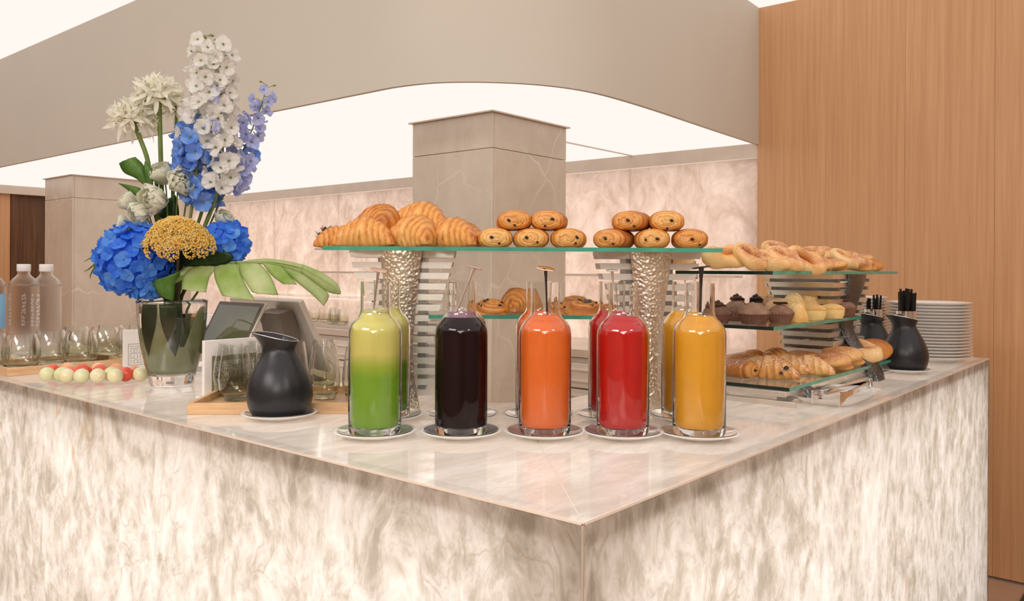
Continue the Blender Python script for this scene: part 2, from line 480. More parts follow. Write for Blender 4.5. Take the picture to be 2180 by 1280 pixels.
wr = struct('wall_right', MB().box((WU + 0.03, -0.95, ZT / 2), (0.05, 4.3, ZT)), M['wood'])
sv = [PU(px, 400, WU - 0.03).y for px in (1612, 1926, 2117)] + [-0.75, -1.6, -3.1]
for a, b in zip(sv[:-1], sv[1:]):
    mb = MB().box((WU - 0.012, (a + b) / 2, ZT / 2 + 0.006), (0.036, abs(a - b) - 0.0007, ZT - 0.012))
    mb.build('wood_panel', M['wood'], wr, bevel=0.0006)
struct('baseboard_right', MB().box((WU - 0.018, -0.95, 0.004), (0.02, 4.25, 0.008)), M['cabinet_dark'])
v0 = sv[0]
wb = struct('wall_back', MB().box((WU + 0.17, (v0 + 7.2) / 2, ZB / 2), (0.05, 7.2 - v0, ZB)), M['white'])
jn = [v0, 2.02, 3.0, 3.9, 4.8, 5.7, 6.5, 7.2]
for a, b in zip(jn[:-1], jn[1:]):
    ya, yb, zb = a + 0.0012, b - 0.0012, ZB - 0.07
    MB().grid([[(WU + 0.016, ya, 0), (WU + 0.016, ya, zb)], [(WU, ya + 0.001, 0), (WU, ya + 0.001, zb)], [(WU, yb - 0.001, 0), (WU, yb - 0.001, zb)], [(WU + 0.016, yb, 0), (WU + 0.016, yb, zb)]]).build('stone_panel', M['back_stone'], wb)
struct('trim_2', MB().box((WU - 0.005, (v0 + 7.2) / 2, ZB - 0.028), (0.03, 7.2 - v0, 0.075)), M['trim_stone'])

# dark timber wall in the far corner
wl = struct('wall_left', MB().box((0.9, 7.16, ZB / 2), (2.4, 0.04, ZB)), M['wood_dark'])
struct('wall_left', MB().box((-2.15, 7.16, ZT / 2), (3.7, 0.04, ZT)), M['wood_dark'])
struct('wall_left', MB().box((0.6, 7.19, (ZB + ZT) / 2), (1.8, 0.02, ZT - ZB)), M['plaster'])
struct('wall_left', MB().box((2.75, 7.16, ZB / 2), (1.3, 0.04, ZB)), M['trim_stone'])
xs = [-0.4] + [PV(px, 480, 7.1).x for px in (20, 36, 100, 160)]
for i, (a, b) in enumerate(zip(xs[:-1], xs[1:])):
    MB().box(((a + b) / 2, 7.1 + (0.03 if i == 2 else 0), ZB / 2 - 0.03), (abs(b - a) - 0.006, 0.05, ZB - 0.06)).build('timber_panel', M['wood_dark'] if i > 0 else M['wood'], wl)
struct('trim_3', MB().box((0.9, 7.08, ZB - 0.03), (2.4, 0.1, 0.07)), M['trim_stone'])

def pillar(u0, u1, v0_, v1, zj):
    core = struct('pillar', MB().box(((u0 + u1) / 2, (v0_ + v1) / 2, ZB / 2), (u1 - u0 - 0.03, v1 - v0_ - 0.03, ZB)), M['cabinet_dark'])
    for z0, z1 in ((0, zj - 0.001), (zj + 0.001, ZB + 0.006)):
        z, dz = (z0 + z1) / 2, z1 - z0
        MB().box((u0 + 0.0075, (v0_ + v1) / 2, z), (0.015, v1 - v0_, dz)).build('marble_slab', M['pillar'], core, bevel=0.002)
        MB().box(((u0 + u1) / 2 + 0.008, v0_ + 0.0075, z), (u1 - u0 - 0.016, 0.015, dz)).build('marble_slab', M['pillar'], core, bevel=0.002)
        MB().box((u1 - 0.0075, (v0_ + v1) / 2, z), (0.015, v1 - v0_ - 0.03, dz)).build('marble_slab', M['pillar'], core)
        MB().box(((u0 + u1) / 2, v1 - 0.0075, z), (u1 - u0 - 0.03, 0.015, dz)).build('marble_slab', M['pillar'], core)
    MB().box(((u0 + u1) / 2, (v0_ + v1) / 2, ZB + 0.009), (u1 - u0 + 0.03, v1 - v0_ + 0.03, 0.006)).build('shadow_trim', M['trim_stone'], core)
    return core
pc, pl_, pr = P(1048.2, 241, ZB), P(875.6, 267, ZB), P(1203.8, 276.5, ZB)
pillar(pc.x, pr.x, pc.y, pl_.y, P(1053.8, 314.7, ZB).z - DEP(pc) * 73 / F)
qc, ql = P(154.2, 374.6, ZB), P(95.6, 384, ZB)
pillar(qc.x, qc.x + 0.53, qc.y, ql.y, ZB - 0.16)

# ledges and light line on the back wall
for z, a, b, d in ((1.53, 3.0, 4.9, 0.16), (1.343, 3.2, 6.2, 0.10), (1.343, 1.3, 2.6, 0.1)):
    struct('trim_4', MB().box((WU - d / 2, (a + b) / 2, z), (d, b - a, 0.014)), M['trim_stone'])
struct('trim_5', MB().box((WU - 0.012, 4.6, 1.14), (0.02, 3.6, 0.012)), M['led'])
# back counter with panelled doors
BU, BZ = 2.72, 0.95
bc = thing('back_cabinet', 'long cream back counter with panelled doors against the stone wall', 'cabinet', (BU, 0, 0))
MB().box(((WU - BU) / 2 + 0.005, 3.85, (BZ - 0.05) / 2), (WU - BU - 0.05, 5.2, BZ - 0.05)).build('carcass', M['cabinet'], bc)
MB().box(((WU - BU) / 2 - 0.005, 3.85, BZ - 0.022), (WU - BU - 0.01, 5.24, 0.044)).build('worktop', M['trim_stone'], bc, bevel=0.003)
for k in range(13):
    y0 = 1.28 + k * 0.4
    for nm, z0, z1 in (('drawer', 0.745, 0.875), ('door', 0.13, 0.735)):
        d = MB().box((0.01, y0 + 0.19, (z0 + z1) / 2), (0.022, 0.365, z1 - z0)).build(nm, M['cabinet'], bc, bevel=0.002)
        mb = MB()
        for yy in (0.055, 0.325): mb.box((-0.004, y0 + yy, (z0 + z1) / 2), (0.008, 0.012, z1 - z0 - 0.07))
        for zz in (z0 + 0.035, z1 - 0.035): mb.box((-0.004, y0 + 0.19, zz), (0.008, 0.28, 0.012))
        mb.build('moulding', M['cabinet'], d, bevel=0.002)
        if nm == 'door': MB().box((-0.01, y0 + 0.345, 0.30), (0.012, 0.02, 0.035)).build('handle', M['steel'], d)

# ---------------------------------------------------------------- the backlit onyx counter
ct = thing('onyx_counter', 'backlit veined onyx buffet counter with a polished stone top', 'counter', (0, 0, 0))
def skin(rows, name, mat):
    return MB().grid(rows).build(name, mat, ct, weld=False)
skin([[(0, 0, 0.02), (0, 0, ZC)], [(0, LV, 0.02), (0, LV, ZC)]], 'front_panel', M['onyx'])
skin([[(0, 0, 0.02), (0, 0, ZC)], [(LU, 0, 0.02), (LU, 0, ZC)]], 'side_panel', M['onyx'])
MB().box((LU - 0.01, AW / 2, ZC / 2), (0.018, AW - 0.004, ZC - 0.01)).build('end_panel', M['onyx_edge'], ct)
for c_, d_ in (((0.022, LV / 2, ZC - 0.022), (0.016, LV - 0.02, 0.034)), ((LU / 2, 0.022, ZC - 0.022), (LU - 0.02, 0.016, 0.034)), ((0.02, 0.02, 0.5), (0.02, 0.02, 0.97))):
    MB().box(c_, d_).build('light_blocker', M['onyx_edge'], ct)  # unseen opaque strips added behind the skin to darken its top edge and corner
hc = CH / 2
t1 = MB().fan([(0, 0, ZC), (LU, 0, ZC), (LU, AW, ZC), (CH - AW, AW, ZC), (hc, hc, ZC)]).build('worktop', M['onyx_top'], ct)
t2 = MB().fan([(0, 0, ZC), (hc, hc, ZC), (AW, CH - AW, ZC), (AW, LV, ZC), (0, LV, ZC)]).build('worktop', M['onyx_top'], ct)
e = 0.0016
mb = MB().box((0.0006, LV / 2, ZC - e), (2 * e, LV, 2 * e + 0.0006)).box((LU / 2, 0.0006, ZC - e), (LU, 2 * e, 2 * e + 0.0006))
mb.build('edge_trim', simple('pale_edge', (0.84, 0.74, 0.64), 0.12, 0, 0.02), ct)
MB().box((0.0005, 0.0005, ZC / 2), (0.003, 0.003, ZC - 0.002)).build('corner_joint', M['onyx_edge'], ct)
MB().box((hc / 2, hc / 2, ZC - 0.0002), (hc * 2 ** .5, 0.0016, 0.0012), mat=Matrix.Rotation(R(45), 3, 'Z')).build('mitre_joint', simple('joint_line', (0.84, 0.73, 0.62), 0.3, 0, 0), ct)
mb = MB()
pts = [(LU, AW), (CH - AW, AW), (AW, CH - AW), (AW, LV)]
mb.grid([[(x, y, 0.02), (x, y, ZC - 0.001)] for x, y in pts])
mb.build('back_panel', M['cabinet'], ct)
MB().grid([[(x, y, ZC - 0.02), (x, y, ZC + 0.0005)] for x, y in pts]).build('back_edge', M['trim_stone'], ct, weld=False)
MB().box((0.31, LV - 0.01, ZC / 2), (0.6, 0.018, ZC - 0.01)).build('end_panel', M['onyx_edge'], ct)
mt = P(2172, 1276, 0.012)
tag(MB().box((mt.x, mt.y - 0.35, 0.006), (1.6, 0.7, 0.012)).build('floor_mat', M['black_matt'], bevel=0.003), 'dark floor mat beside the timber wall', 'mat')

# ---------------------------------------------------------------- display stands
def cerp(tab, s):
    for (a, x), (b, y) in zip(tab[:-1], tab[1:]):
        if s <= b:
            f = (s - a) / (b - a); return lerp(x, y, f * f * (3 - 2 * f) if len(tab) <= 4 else f)
    return tab[-1][1]
def tower(t, hw, H, z0, bar, gap, depth, post, posty, ring=False, inset=0.047, xo=0.0, pm='hammered'):
    """log-cabin tower of flat steel bars with a hammered post in front; s = 0 at the top, 1 at the foot"""
    n = int((H - z0) / (bar + gap))
    for i in range(n):
        zt = H - i * (bar + gap); zb = zt - bar
        s0, s1 = 1 - zt / H, 1 - zb / H
        a, b = hw(s0), hw(s1)
        da, db = depth(s0), depth(s1)
        f0 = posty(s0) if ring else 0.0
        for yy in (0, 1):
            mb = MB()
            y = f0 + (0.0 if yy == 0 else da - 0.006)
            mb.v.extend([(xo - a, y, zt), (xo + a, y, zt), (xo + b, y, zb), (xo - b, y, zb), (xo - a, y + 0.006, zt), (xo + a, y + 0.006, zt), (xo + b, y + 0.006, zb), (xo - b, y + 0.006, zb)])
            for q in ((0, 1, 2, 3), (7, 6, 5, 4), (0, 4, 5, 1), (3, 2, 6, 7), (0, 3, 7, 4), (1, 5, 6, 2)): mb.face(q)
            mb.build('bar', M['steel'], t, sharp=20)
        if ring:
            for sx in (-1, 1):
                mb = MB()
                x0, x1 = sx * a, sx * (a - 0.006); x2, x3 = sx * b, sx * (b - 0.006)
                mb.v.extend([(x0, f0 + 0.006, zt), (x0, f0 + da - 0.006, zt), (x2, f0 + db - 0.006, zb), (x2, f0 + 0.006, zb), (x1, f0 + 0.006, zt), (x1, f0 + da - 0.006, zt), (x3, f0 + db - 0.006, zb), (x3, f0 + 0.006, zb)])
                for q in ((0, 1, 2, 3), (7, 6, 5, 4), (0, 4, 5, 1), (3, 2, 6, 7), (0, 3, 7, 4), (1, 5, 6, 2)): mb.face(q)
                mb.build('bar', M['steel'], t, sharp=20)
        if i < n - 1:
            for sx in (-1, 1):
                ins = min(inset, b - 0.02) if not ring else b * 0.72
                MB().box((xo + sx * ins, f0 + da / 2, zb - gap / 2), (0.018, da - 0.002, gap)).build('cross_bar', M['dark_steel_'], t, sharp=20)
    rows = []
    for k in range(25):
        s = k / 24; z = H * (1 - s); pw = post(s)
        row = []
        for j in range(13):
            f = -1 + j / 6
            row.append((xo + f * pw, posty(s) - 0.012 - 0.010 * (1 - f * f), z))
        for j in range(13):
            f = 1 - j / 6
            row.append((xo + f * pw, posty(s) - 0.002 , z))
        rows.append(row)
    mb = MB().grid(rows, wv=True); mb.fan(rows[0]); mb.fan(list(reversed(rows[-1])))
    mb.build('post', M[pm], t, sharp=50)
M['dark_steel_'] = simple('brushed_dark_steel', (0.30, 0.30, 0.29), 0.32, 1.0, 0.1, 60)

A, B = P(854, 869, ZC), P(1381, 870, ZC)
sd = (B - A); SY = math.atan2(sd.y, sd.x)          # direction of the corner stand
def tab(*a): return lambda s: cerp(a, s)
lh = tab((0, .124), (.12, .114), (.25, .100), (.4, .086), (.55, .076), (.7, .078), (.85, .092), (1, .106))
lp = tab((0, .049), (.2, .040), (.42, .031), (.6, .027), (.8, .032), (1, .046))
for i, (o, lab) in enumerate(((A, 'hourglass steel bar stand with hammered post behind the green juice'), (B, 'hourglass steel bar stand with hammered post behind the red juice'))):
    t = thing('shelf_stand', lab, 'stand', o, SY, 'hourglass shelf stands of the corner display')
    tower(t, lh, 0.369, 0.0, 0.0145, 0.0105, tab((0, .095), (.5, .08), (1, .095)), lp, tab((0, -.012), (.5, .0), (1, -.012)))
def slab(name, lab, c, sx, sy, yaw, z0, thick, dark_left=False, extra=None, group=None):
    t = thing(name, lab, 'glass shelf', (c[0], c[1], z0), yaw, group)
    mb = MB()
    P4 = [(-sx / 2, -sy / 2), (sx / 2, -sy / 2), (sx / 2, sy / 2), (-sx / 2, sy / 2)]
    mb.prism(P4, 0, thick, 0, 1)
    o = mb.build('glass_plate', [M['shelf_glass'], M['glass_edge'], M['glass_edge_dark']], t, sharp=20, weld=False)
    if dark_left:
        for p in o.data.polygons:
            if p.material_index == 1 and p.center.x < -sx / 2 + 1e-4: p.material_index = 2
    return t
sl, sr = PD(688, 521, 1.83), PD(1541, 522, 1.83)
TZ = 1.4265
mid = (sl + sr) / 2; dv = Vector((-math.sin(SY), math.cos(SY), 0))
c1 = mid + dv * 0.16
sx1 = (sr - sl).length
slab('glass_shelf', 'upper glass shelf with green edge carrying croissants and chocolate rolls', c1, sx1, 0.32, SY, TZ - 0.0082 + 0.0005, 0.009)
TOPZ = TZ + 0.0013
# lower shelf between the two stands
d2 = 1.90
a2, b2 = PD(912, 672, d2), PD(1327, 671.5, d2)
Z2 = (a2.z + b2.z) / 2
c2 = (a2 + b2) / 2 + dv * 0.115
t2_ = slab('glass_shelf', 'short lower glass shelf hung between the two corner stands', c2, (b2 - a2).length, 0.21, SY, Z2 - 0.009, 0.009)
for sx in (-1, 1): MB().box((sx * ((b2 - a2).length / 2 - 0.012), 0.0, -0.004), (0.03, 0.16, 0.007)).build('bracket', M['steel'], t2_)

# right-hand tiered stand
RZ = (1.096, 1.24, 1.377)
U0, V0 = 1.068, 0.145
rs = thing('tiered_stand', 'steel tiered pastry stand with hammered post near the plates', 'stand', (1.742, 0.205, ZC), 0)
tower(rs, tab((0, .2), (.25, .168), (.5, .140), (.75, .15), (1, .19)), 0.3185, 0.05, 0.0145, 0.0105, tab((0, .21), (.5, .15), (1, .22)),
      tab((0, .075), (.3, .05), (.55, .042), (.8, .05), (1, .06)), tab((0, -.0), (.5, .03), (1, -.06)), ring=True, pm='hammered_reflect_dark')
ox, oy = 1.742, 0.205
for nm, c, d in (('base_bar', (1.068 - ox, 0.33 - oy, 0.007), (0.02, 0.40, 0.013)), ('base_bar', (1.068 - ox, 0.33 - oy, 0.030), (0.02, 0.36, 0.013)),
                 ('base_bar', (1.51 - ox, 0.155 - oy, 0.007), (0.86, 0.02, 0.013)), ('base_bar', (1.51 - ox, 0.165 - oy, 0.030), (0.86, 0.02, 0.013)),
                 ('base_bar', (1.51 - ox, 0.48 - oy, 0.007), (0.86, 0.02, 0.013)), ('base_bar', (1.51 - ox, 0.48 - oy, 0.030), (0.86, 0.02, 0.013)),
                 ('base_bar', (1.95 - ox, 0.33 - oy, 0.007), (0.02, 0.40, 0.013)), ('base_bar', (1.95 - ox, 0.33 - oy, 0.030), (0.02, 0.36, 0.013)),
                 ('base_bar', (1.068 - ox, 0.33 - oy, 0.0185), (0.02, 0.05, 0.010)), ('base_bar', (1.51 - ox, 0.32 - oy, 0.030), (0.02, 0.34, 0.013))):
    MB().box(c, d).build(nm, M['steel'], rs, bevel=0.0008, sharp=20)
for x in (1.30, 1.74, 1.08, 1.94):
    for y in (0.16, 0.475):
        MB().box((x - ox, y - oy, 0.0185), (0.03, 0.03, 0.0098)).build('spacer', M['dark_steel_'], rs, sharp=20)
for x in (1.19, 1.72):
    rows = []
    for k in range(7):
        s = k / 6; y = lerp(0.15, 0.118, s ** 0.6) - oy; z = lerp(0.038, 0.001, s); wd = lerp(0.020, 0.030, s)
        rows.append([(x - ox - wd, y, z), (x - ox + wd, y, z), (x - ox + wd, y + 0.014, z), (x - ox - wd, y + 0.014, z)])
    mb = MB().grid(rows, wv=True); mb.fan(rows[0]); mb.fan(list(reversed(rows[-1])))
    mb.build('foot', M['hammered_reflect_dark'], rs, sharp=30)
mb = MB().box((1.19 - ox, 0.475 - oy, 0.159), (0.012, 0.03, 0.318)).build('upright', M['clear_plastic'], rs)
mb = MB().box((1.19 - ox, 0.475 - oy, 0.3115), (0.02, 0.036, 0.014)).build('clip', M['chrome'], rs)
shv = ((U0, 1.97, V0, 0.5), (1.08, 1.758, 0.19, 0.45), (1.0975, 2.19, 0.20, 0.47))
for (ua, ub, va, vb), z, lab in zip(shv, RZ, ('lowest green edged glass tier just above the counter, laden with viennoiserie', 'middle glass tier of the stand, set with muffins', 'top glass tier of the stand, lined with sugared danishes')):
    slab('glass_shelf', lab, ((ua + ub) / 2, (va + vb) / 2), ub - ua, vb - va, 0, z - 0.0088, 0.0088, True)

# ---------------------------------------------------------------- pastry
def crust(name, pale, gold, brown, sugar=False, rough=0.42):
    t = NT(name)
    at = t.n('Attribute', _attribute_name='bake')
    co = t.coords()
    n1 = t.noise(co, 55, 5, 0.6); n2 = t.noise(co, 260, 3, 0.6)
    oi = t.n('ObjectInfo')
    s_ = t.math('ADD', t.math('ADD', at.outputs['Fac'], t.math('MULTIPLY', t.math('SUBTRACT', oi.outputs['Random'], 0.45), 0.34)), t.math('ADD', t.math('MULTIPLY', t.math('SUBTRACT', n1.outputs[0], 0.5), 0.5), t.math('MULTIPLY', t.math('SUBTRACT', n2.outputs[0], 0.5), 0.25)))
    col = t.ramp(s_, [(0.05, (*pale, 1)), (0.45, (*gold, 1)), (0.95, (*brown, 1))])
    if sugar:
        su = t.n('Attribute', _attribute_name='sugar')
        n3 = t.noise(co, 210, 5, 0.7)
        f = t.math('MULTIPLY', su.outputs['Fac'], t.ramp(n3.outputs[0], [(0.49, (0, 0, 0)), (0.66, (0.9, 0.9, 0.9))]))
        col = t.mix(f, col, (0.93, 0.87, 0.83, 1))
    t.l(col, t.b.inputs['Base Color'])
    t.set(Roughness=rough, Specular_IOR_Level=0.45)
    t.bump(t.math('ADD', n1.outputs[0], t.math('MULTIPLY', n2.outputs[0], 0.5)), 0.25, 0.002)
    return t.m
GOLD = dict(pale=(0.84, 0.53, 0.19), gold=(0.74, 0.315, 0.065), brown=(0.40, 0.11, 0.018))
M['croissant'] = crust('croissant_crust', **GOLD)
M['croissant_sugar'] = crust('sugared_crust', (0.84, 0.54, 0.21), (0.74, 0.33, 0.08), (0.44, 0.135, 0.025), True)
M['danish'] = crust('danish_crust', (0.87, 0.59, 0.25), (0.77, 0.385, 0.105), (0.50, 0.175, 0.04), True)
M['muffin_dark'] = crust('chocolate_sponge', (0.30, 0.17, 0.115), (0.20, 0.10, 0.065), (0.09, 0.042, 0.028), False, 0.7)
M['muffin_mid'] = crust('cocoa_sponge', (0.42, 0.26, 0.175), (0.30, 0.165, 0.105), (0.16, 0.075, 0.048), False, 0.7)
M['muffin_tan'] = crust('tan_sponge', (0.70, 0.44, 0.22), (0.56, 0.31, 0.13), (0.35, 0.16, 0.06), True, 0.6)
M['muffin_yellow'] = crust('yellow_sponge', (0.90, 0.66, 0.27), (0.83, 0.50, 0.15), (0.62, 0.27, 0.06), True, 0.6)
M['choc'] = simple('dark_chocolate', (0.022, 0.011, 0.009), 0.28, 0, 0.2, 60)
M['choc_mid'] = simple('milk_chocolate', (0.10, 0.045, 0.028), 0.4, 0, 0.2, 60)
M['jam'] = simple('red_jam', (0.45, 0.07, 0.02), 0.2, 0, 0.2, 60, coat=0.4)
M['cup_dark'] = simple('brown_baking_cup', (0.17, 0.072, 0.045), 0.6, 0, 0.15, 120)
M['cup_mid'] = simple('brown_paper_cup', (0.23, 0.105, 0.065), 0.6, 0, 0.15, 120)

def nz(x, y, z, s, k=0.0):
    return noise.noise(Vector((x * s + k, y * s + k * 1.7, z * s - k)))
def sawtooth(p):
    f = p - math.floor(p); return f
def croissant_mesh(name, L=0.17, Rm=0.035, bend=0.035, bands=5.0, seed=0, sugar=0.0, mat='croissant'):
    nt, nth = 72, 30
    rows, bake, sug = [], [], []
    for i in range(nt + 1):
        t = -1 + 2 * i / nt
        ta = abs(t)
        env = max(1 - ta ** 1.55, 0) ** 0.72
        rb = Rm * (0.10 + 0.90 * env) * (1 if ta < 0.985 else 0.45)
        row = []
        for j in range(nth):
            a = 2 * PI * j / nth
            ph = ta * bands + 0.30 * math.sin(a * 1 + (0.6 if t > 0 else -0.6)) + 0.10 * math.sin(3 * a + seed) + 0.45 * nz(t * 1.6, math.cos(a), math.sin(a), 1.2, seed)
            f = sawtooth(ph)
            lip = f ** 1.6
            lip2 = sawtooth(ph * 3.0 + 0.3 * math.sin(a * 2 + seed)) ** 1.3
            r_ = rb * (0.90 + 0.15 * lip + 0.022 * lip2) + 0.0016 * nz(t * 2, math.cos(a), math.sin(a), 2.3, seed)
            y = r_ * math.cos(a) * 1.06; z = r_ * math.sin(a)
            z = max(z, -0.60 * rb) if rb > 0 else z
            row.append((t * L / 2 * (1 - 0.06 * ta), y - bend * (t * t - 0.3), z + Rm * 0.60 - (Rm - rb) * 0.45 * (1 if ta > .3 else 1)))
            b = 0.06 + 0.46 * lip + 0.24 * lip2 + 0.18 * max(math.sin(a), -0.5) + 0.30 * (ta ** 4)
            bake.append(b); sug.append(sugar * max(0, min(1, math.sin(a) * 1.8 - 0.2)))
        rows.append(row)
    zmin = min(p[2] for r_ in rows for p in r_)
    mb = MB().grid([[(p[0], p[1], p[2] - zmin) for p in r_] for r_ in rows], wv=True)
    mb.att('bake', bake); mb.att('sugar', sug)
    n0 = len(mb.v)
    mb.fan(list(reversed([mb.v[k] for k in range(nth)]))); mb.fan([mb.v[n0 - nth + k] for k in range(nth)])
    return mb.mesh(name, M[mat], sharp=75)
def pain_mesh(name, a=0.039, b=0.0235, L=0.095, seed=0, turns=5.5, sugar=0.0, mat='croissant', flat=0.85):
    """rolled chocolate bun: axis along Y, spiral end at -Y"""
    nth = 44; rows, bake, sug = [], [], []
    def sect(th_, k):
        c, s_ = math.cos(th_), math.sin(th_)
        x = abs(c) ** 0.9 * (1 if c >= 0 else -1) * a * k
        z = abs(s_) ** 0.85 * (1 if s_ >= 0 else -1) * b * k
        z = max(z, -flat * b)
        return x, z
    ks = [0.06, 0.14, 0.22, 0.30, 0.38, 0.46, 0.54, 0.62, 0.69, 0.76, 0.82, 0.88, 0.93, 0.97, 1.0]
    for k in ks:
        row = []
        for j in range(nth):
            th_ = 2 * PI * j / nth
            ph = k * turns + th_ / (2 * PI) + 0.06 * math.sin(2 * th_ + seed)
            f = sawtooth(ph)
            x, z = sect(th_, k)
            d = -0.0075 * (1 - k * k) - 0.0030 * f ** 1.5
            row.append((x, d + 0.012 * k ** 6 + 0.001 * nz(x, z, 0, 60, seed), z))
            bake.append(0.14 + 0.62 * (1 - f) ** 3 + 0.50 * k ** 6); sug.append(0)
        rows.append(row)
    for i in range(1, 17):
        s_ = i / 16; y = 0.012 + (L - 0.016) * s_
        kk = 1.0 + 0.05 * math.sin(min(s_ * 2.2, 1) * PI / 2) - 0.30 * max(0, s_ - 0.8) ** 2 / 0.04 * 0.5
        row = []
        for j in range(nth):
            th_ = 2 * PI * j / nth
            x, z = sect(th_, kk)
            g = 0.0011 * nz(x * 30, y * 60, z * 30, 1, seed) + 0.0008 * math.sin(y * 420 + 2 * math.sin(th_ * 2 + seed))
            l = math.hypot(x, z) + 1e-6
            row.append((x * (1 + g / l), y, z * (1 + g / l)))
            bake.append(0.62 + 0.30 * max(0, math.sin(th_)) + 0.15 * nz(x, y, z, 45, seed) - 0.35 * (s_ < 0.1)); sug.append(sugar * max(0, min(1, 1.9 * math.sin(th_) - .25)))
        rows.append(row)
    b0 = min(p[2] for r_ in rows for p in r_)
    rows = [[(p[0], p[1] - L / 2, p[2] - b0) for p in r_] for r_ in rows]
    mb = MB().grid(rows, wv=True); mb.att('bake', bake); mb.att('sugar', sug)
    mb.fan(list(reversed(rows[0]))); mb.fan(rows[-1])
    return mb.mesh(name, M[mat], sharp=80)
def ell_mesh(name, d, mat, n=10):
    return MB().ell((0, 0, 0), d, n, 6).mesh(name, mat)
ME_STICK = ell_mesh('chocolate_stick', (0.0062, 0.007, 0.0042), M['choc'])
ME_STICK2 = ell_mesh('chocolate_stick', (0.0042, 0.006, 0.0030), M['choc'])
def pain(label, loc, yaw, me, dots, group, roll=0.0, b=0.0235, L=0.095, sc=1.0):
    t = thing('chocolate_roll', label, 'pastry', loc, (0, roll, yaw), group, sc)
    inst('pastry_body', me, t, (0, 0, 0), (0, 0, 0))
    for i, (x, z, r_) in enumerate(dots):
        inst('chocolate_stick', ME_STICK if i == 0 else ME_STICK2, t, (x, -L / 2 - 0.0085, b * 0.85 + z), (0, r_, 0), (.8, 1, .8))
    return t
def swirl_mesh(name, r0=0.056, h=0.026, turns=3.3, seed=0, sugar=0, mat='croissant', oval=0.85):
    nr, na = 26, 48; rows, bake, sug = [], [], []
    for i in range(nr + 1):
        q = i / nr; row = []
        for j in range(na):
            a = 2 * PI * j / na
            k = q
            ph = k * turns - a / (2 * PI)
            f = sawtooth(ph)
            z = h * (0.62 + 0.42 * (1 - k ** 2.5)) + 0.0055 * math.sin(f * PI) ** 0.8 - 0.010 * k ** 10 + 0.002 * nz(k, math.cos(a), math.sin(a), 2, seed)
            row.append((r0 * k * math.cos(a), r0 * oval * k * math.sin(a), z))
            bake.append(0.20 + 0.50 * math.sin(f * PI) + 0.15 * k); sug.append(sugar)
        rows.append(row)
    for i in range(1, 7):
        s_ = i / 6; row = []
        for j in range(na):
            a = 2 * PI * j / na
            rr = r0 * (1 + 0.06 * math.sin(s_ * PI)) * (1 - 0.12 * s_ ** 3) + 0.0012 * math.sin(s_ * 9 * PI)
            row.append((rr * math.cos(a), rr * oval * math.sin(a), rows[nr][j][2] * (1 - s_)))
            bake.append(0.35 - 0.1 * s_ + 0.25 * abs(math.sin(s_ * 4 * PI))); sug.append(0)
        rows.append(row)
    mb = MB().grid(rows, wv=True); mb.att('bake', bake); mb.att('sugar', sug); mb.fan(rows[-1])
    return mb.mesh(name, M[mat], sharp=80)
def ring_mesh(name, a=0.042, c=0.030, r0=0.0165, seed=0, sugar=0.75, mat='danish', pinch=0.0, lobes=0):
    """plump oval ring with a folded seam"""
    nu, nv = 56, 18; rows, bake, sug = [], [], []
    for i in range(nu):
        u = 2 * PI * i / nu; row = []
        rr = r0 * (1 + 0.16 * math.sin(2 * u + seed) + 0.07 * math.sin(5 * u + seed * 2)) * (1 - pinch * max(0, math.cos(u)) ** 6)
        cu = 1 + lobes * 0.22 * math.cos(2 * u)
        for j in range(nv):
            v = 2 * PI * j / nv
            f = 0.09 * math.sin(3 * v + 4 * u + seed)
            x = (a * cu + rr * (1 + f) * math.cos(v)) * math.cos(u); y = (c * cu + rr * (1 + f) * math.cos(v)) * math.sin(u)
            z = rr * (1 + f) * math.sin(v) * 1.08 + 0.0015 * nz(x, y, v, 30, seed)
            row.append((x, y, z))
            bake.append(0.36 + 0.24 * math.sin(v) + 0.18 * f * 8 - 0.34 * math.cos(v)); sug.append(sugar * max(0, min(1, math.sin(v) * 1.6 - 0.1)))
        rows.append(row)
    zm = min(p[2] for r_ in rows for p in r_)
    mb = MB().grid([[(p[0], p[1], p[2] - zm) for p in r_] for r_ in rows], wu=True, wv=True)
    mb.att('bake', bake); mb.att('sugar', sug)
    return mb.mesh(name, M[mat], sharp=80)
def bun_mesh(name, d=(0.045, 0.035, 0.028), seed=0, sugar=0.0, mat='danish', folds=3, groove=0.12):
    n, m_ = 36, 20; rows, bake, sug = [], [], []
    for i in range(m_ + 1):
        ph = PI * i / m_; row = []
        for j in range(n):
            a = 2 * PI * j / n
            g = 1 + groove * math.sin(folds * a + 3.2 * math.cos(ph) + seed) * math.sin(ph) + 0.05 * nz(math.cos(a), math.sin(a), ph, 1.5, seed)
            z = -math.cos(ph) * d[2] * (1 if ph > PI / 2 else 0.62)
            row.append((d[0] * math.sin(ph) ** 0.85 * math.cos(a) * g, d[1] * math.sin(ph) ** 0.85 * math.sin(a) * g, z))
            bake.append(0.46 + 0.28 * -math.cos(ph) - 1.6 * (g - 1) + 0.1 * nz(math.cos(a), math.sin(a), ph, 4, seed)); sug.append(sugar * max(0, min(1, -math.cos(ph) * 1.8)))
        rows.append(row)
    zm = min(p[2] for r_ in rows for p in r_)
    mb = MB().grid([[(p[0], p[1], p[2] - zm) for p in r_] for r_ in rows], wv=True)
    mb.att('bake', bake); mb.att('sugar', sug)
    return mb.mesh(name, M[mat], sharp=80)
